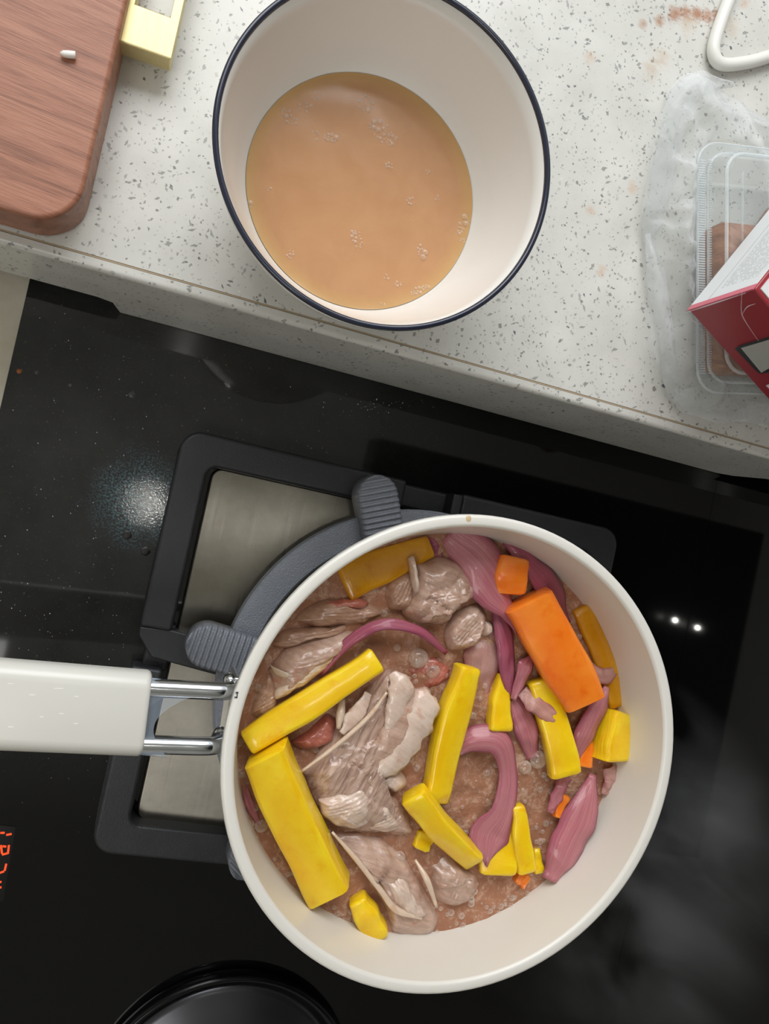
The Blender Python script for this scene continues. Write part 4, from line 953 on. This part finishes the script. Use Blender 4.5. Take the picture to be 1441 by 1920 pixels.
# plastic bag: crumpled film laid around the container
def bag():
    out = [(1441, 300), (1400, 215), (1345, 165), (1290, 138), (1258, 165), (1240, 225), (1226, 300), (1208, 380), (1200, 440), (1208, 520), (1224, 600), (1238, 670), (1250, 740), (1288, 775), (1340, 785), (1400, 796), (1470, 806), (1560, 800)]
    inn = [(1470, 330), (1440, 300), (1400, 275), (1345, 262), (1322, 275), (1312, 300), (1306, 340), (1304, 400), (1303, 440), (1304, 500), (1306, 560), (1312, 620), (1320, 670), (1335, 700), (1365, 715), (1410, 722), (1470, 730), (1560, 730)]
    n = 110; m = 26; vs, fs = [], []
    oo = catmull([P(x, y, ZT + 0.002) for x, y in out], n); ii = catmull([P(x, y, ZT + 0.016) for x, y in inn], n)
    for i in range(n):
        for j in range(m):
            t = j / (m - 1); q = oo[i].lerp(ii[i], t)
            e = math.sin(math.pi * t) ** 0.8
            v = Vector((q.x * 42, q.y * 42, 0.7)); r1 = 1 - abs(noise.noise(v)) * 2; r2 = 1 - abs(noise.noise(v * 2.3 + Vector((5, 1, 2)))) * 2; r3 = noise.noise(v * 5)
            zc = ZT + 0.0015 + 0.015 * t ** 1.5 + e * (0.005 + 0.0085 * r1 ** 2 * (1 if r1 > 0 else -0.3) + 0.0050 * r2 + 0.0016 * r3) + (1 - t) ** 6 * 0.001 * (1 + r2)
            q.z = max(ZT + 0.0008, zc)
            q += Vector((noise.noise(v * 1.7), noise.noise(v * 1.7 + Vector((9, 9, 9))), 0)) * 0.0025 * (1 - t); vs.append(q)
    for i in range(n - 1):
        for j in range(m - 1): fs.append((i * m + j, i * m + j + 1, (i + 1) * m + j + 1, (i + 1) * m + j))
    return vs, fs
bg = thing('plastic_bag', 'crumpled translucent plastic bag around the clear container', 'bag', P(1300, 450, ZT))
obj('film', *bag(), M_BAG, bg)
def bag_fold(pts, w, dz):
    """second layer: a folded-over strip of film"""
    path = catmull([P(x, y, ZT + z * 0.001) for x, y, z in pts], 30); vs, fs = [], []; m = 7
    for i, p in enumerate(path):
        T, s, u = frame_at(path, i, 0); ww = px(1250, 400, ZT, interp(w, i / 29)) / 2
        for j in range(m):
            a = -1 + 2 * j / (m - 1); nz = noise.noise(Vector((p.x * 120, p.y * 120, j * 0.6))) * 0.002
            vs.append(p + s * a * ww + Vector((0, 0, 0.003 * (1 - a * a) + nz)))
    for i in range(29):
        for j in range(m - 1): fs.append((i * m + j, i * m + j + 1, (i + 1) * m + j + 1, (i + 1) * m + j))
    return vs, fs
obj('fold', *bag_fold([(1370, 160, 4), (1310, 158, 9), (1268, 210, 10), (1245, 300, 8), (1225, 400, 6), (1215, 450, 4)], [10, 40, 46, 50, 44, 16], 0), M_BAG, bg)
obj('fold', *bag_fold([(1212, 440, 4), (1230, 520, 9), (1238, 600, 10), (1250, 680, 9), (1268, 750, 5)], [10, 34, 46, 40, 14], 0), M_BAG, bg)
obj('fold', *bag_fold([(1262, 740, 5), (1310, 752, 9), (1350, 760, 10), (1400, 775, 5)], [16, 50, 60, 30], 0), M_BAG, bg)
# carton
BA = math.radians(61.0); bu = Vector((math.cos(BA), math.sin(BA), 0)); bv = Vector((math.sin(BA), -math.cos(BA), 0))
ZB0 = ZK + 0.0320; ZB1 = ZB0 + 0.0475; C0 = P(1285, 583, ZB0); C0.z = 0
C0 = (C0 + Vector((P(1411, 540, ZB1).x, P(1411, 540, ZB1).y, 0))) / 2
LU, LV = 0.125, 0.090
carton = thing('carton', 'shrink-wrapped crimson and white carton lying on the container at right', 'carton', (C0.x, C0.y, ZB0))
def bl(u, v, z): q = C0 + bu * u + bv * v; return Vector((q.x, q.y, z))
def panel(name, a, b, c, d, nrm, mat, th=0.0006, uv=False, lab=None):
    nrm = Vector(nrm) * th; vs = [a, b, c, d, a + nrm, b + nrm, c + nrm, d + nrm]
    return obj(name, vs, [(0, 1, 2, 3), (7, 6, 5, 4), (0, 1, 5, 4), (1, 2, 6, 5), (2, 3, 7, 6), (3, 0, 4, 7)], mat, carton, smooth=False, uv=[(0, 0), (1, 0), (1, 1), (0, 1)] * 2 if uv else None, label=lab)
e = 0.0008
obj('carton_body', [bl(u, v, z) for z in (ZB0 + e, ZB1 - e) for u, v in ((e, e), (LU - e, e), (LU - e, LV - e), (e, LV - e))], box((0, 0, 0), 1, 1, 1)[1], M_RED_CARD, carton, smooth=False, bevel=0.001)
panel('white_side', bl(0.0035, e, ZB0 + e), bl(LU, e, ZB0 + e), bl(LU, e, ZB1 - 0.0016), bl(0.0035, e, ZB1 - 0.0016), -bv, M_PRINT, uv=True, lab='white printed side')
panel('pink_edge', bl(0.0002, e, ZB0 + e), bl(0.0036, e, ZB0 + e), bl(0.0036, e, ZB1 - e), bl(0.0002, e, ZB1 - e), -bv, M_PINK)
panel('white_top', bl(0.003, 0.003, ZB1 - e), bl(LU, 0.003, ZB1 - e), bl(LU, LV, ZB1 - e), bl(0.003, LV, ZB1 - e), (0, 0, 1), M_WHITE_CARD, lab='white top')
# label on the red side, blank field
def on_red(xp, yp):
    """photo pixel -> point of the red side (plane u = 0)"""
    v = Vector((xp - CXP, yp - CYP, FPX)); d = Vector((v.dot(EX), v.dot(EY), v.dot(EZ))); o0 = Vector((0, 0, HC)); n = -bu
    t = (C0 - o0).dot(n) / d.dot(n) if True else 0
    return o0 + d * t
def red_patch(name, pix, mat, lift):
    q = [on_red(x, y) for x, y in pix]; n = -bu * lift; k = len(q)
    vs = [p - bu * 0.00005 * 0 for p in q] + [p + n for p in q]
    fs = [tuple(range(k)), tuple(range(k, 2 * k))[::-1]] + [(i, (i + 1) % k, k + (i + 1) % k, k + i) for i in range(k)]
    return obj(name, vs, fs, mat, carton, smooth=False)
red_patch('black_label', [(1378, 653), (1386, 648), (1450, 629), (1490, 660), (1490, 690), (1425, 700), (1418, 695)], M_BLACKP, 0.0004)
red_patch('label_field', [(1390, 651), (1448, 634), (1486, 664), (1428, 697)], M_GREYP, 0.0007)
red_patch('white_print', [(1436, 722), (1452, 716), (1460, 726), (1446, 732)], M_WHITE_CARD, 0.0004)
# wrap film, seam and creases
w = 0.0008
obj('shrink_wrap', [bl(u, v, z) for z in (ZB0 + 0.0001, ZB1 + w) for u, v in ((-w, -w), (LU + w, -w), (LU + w, LV), (-w, LV))], box((0, 0, 0), 1, 1, 1)[1], M_WRAP, carton, smooth=False, bevel=0.0018)
M_CREASE = thin_clear('wrap_crease', (250, 236, 240), 0.25, 0.1, 0.3)
for pl in ([(1393, 545), (1392, 580), (1400, 600), (1424, 636)], [(1394, 585), (1403, 572), (1418, 566)], [(1292, 592), (1305, 600), (1318, 606)], [(1285, 584), (1340, 566), (1400, 546)]):
    obj('wrap_crease', *tube(catmull([on_red(*q) - bu * 0.0012 for q in pl], 14), [0.0001, 0.00028, 0.0001], 6), M_CREASE, carton)
# ================================================================== crumbs, drops
rs = random.Random(5); sp_ = []
for i in range(330):
    x, y = rs.uniform(-20, 640), 560 + rs.random() ** 0.8 * 720
    q = P(x, y, 0)
    if q.y > 0.08 or q.x < HX0 + 0.002 or (q.x > FX0 - 0.002 and q.y < FY1 + 0.002): continue
    r = rs.choice((0.0001, 0.00013, 0.00018, 0.00018, 0.0003)); sp_.append(hemi((q.x, q.y, 0), r, 6, 2, 0.8))
for i in range(60):
    q = P(rs.gauss(700, 40), rs.gauss(762, 12), 0); sp_.append(hemi((q.x, q.y, 0), rs.choice((0.0001, 0.00015, 0.0003)), 6, 2, 0.6))
for i in range(60):
    q = P(rs.gauss(180, 80), rs.gauss(1330, 200), 0)
    if q.x < FX0 - 0.001 and q.x > HX0: sp_.append(hemi((q.x, q.y, 0), rs.choice((0.0001, 0.00015)), 6, 2, 0.6))
tag(obj('dust_specks', *join(sp_), M_SPECK, None), 'scattered pale dust specks and crumbs on the black hob glass', 'crumbs', kind='stuff')
for x, y, r, lab in ((248, 740, 0.0022, 'large clear droplet on the hob glass above the frame corner'), (69, 698, 0.0012, 'clear droplet near the beige ledge on the hob'), (132, 722, 0.0011, 'small curved droplet on the hob right of the ledge droplet')):
    q = P(x, y, 0); tag(obj('water_droplet', *hemi((q.x, q.y, 0), r, 16, 6, 0.45), M_WATER), lab, 'droplet', 'droplets on the hob')
q = P(36, 696, 0); tag(obj('brown_crumb', *hemi((q.x, q.y, 0), 0.0014, 9, 4, 0.4), M_CRUMB), 'brown crumb on the hob beside the beige ledge', 'crumb')
for x, y, r, lab in ((238, 1003, 0.0026, 'dark burnt flake below the lamp reflection'), (272, 1034, 0.0026, 'dark burnt flake beside the frame edge'), (240, 1001, 0.001, None)):
    if not lab: continue
    q = P(x, y, 0); v_, f_ = hemi((q.x, q.y, 0), r, 11, 3, 0.12)
    v_ = [(a + 0.0006 * noise.noise(Vector((a * 900, b * 900, 3))), b + 0.0006 * noise.noise(Vector((a * 900, b * 900, 8))), c) for a, b, c in v_]
    tag(obj('burnt_flake', v_, f_, plain('charred', (14, 13, 12), 0.4)), lab, 'crumb', 'burnt flakes on the hob')

# ================================================================== steam drifting off the right of the pan
def steam():
    vs, fs = hemi((0.315, -0.165, 0.03), 0.105, 32, 12, 1.0)
    n = len(vs); vs = [(0.315 + (x - 0.315) * 0.95, -0.165 + (y + 0.165) * 1.25, z) for x, y, z in vs]
    fs.append(tuple(range(32))[::-1]); return vs, fs
ts = NT('steam'); v = ts.world((1, 1, 0.45), (0, 0, 0.6)); n = ts.noise(v, 17, 3, 0.5, 1.2)
vsn = ts.node('ShaderNodeVolumeScatter'); vsn.inputs['Color'].default_value = (1, 1, 1, 1)
fall = ts.spot(ts.world((1, 0.8, 0.9)), (0.315, -0.132, 0.027), 0.095, 0.25)
ts.link(ts.math('MULTIPLY', ts.math('MULTIPLY', ts.ramp(n, [(0.40, BK), (0.68, WH)]), fall), 9.0), vsn.inputs['Density'])
ts.n.remove(ts.b); ts.link(vsn.outputs[0], ts.out.inputs['Volume'])
tag(obj('steam', *steam(), ts.m), 'faint wisps of steam over the black glass right of the saucepan', 'steam', kind='stuff')
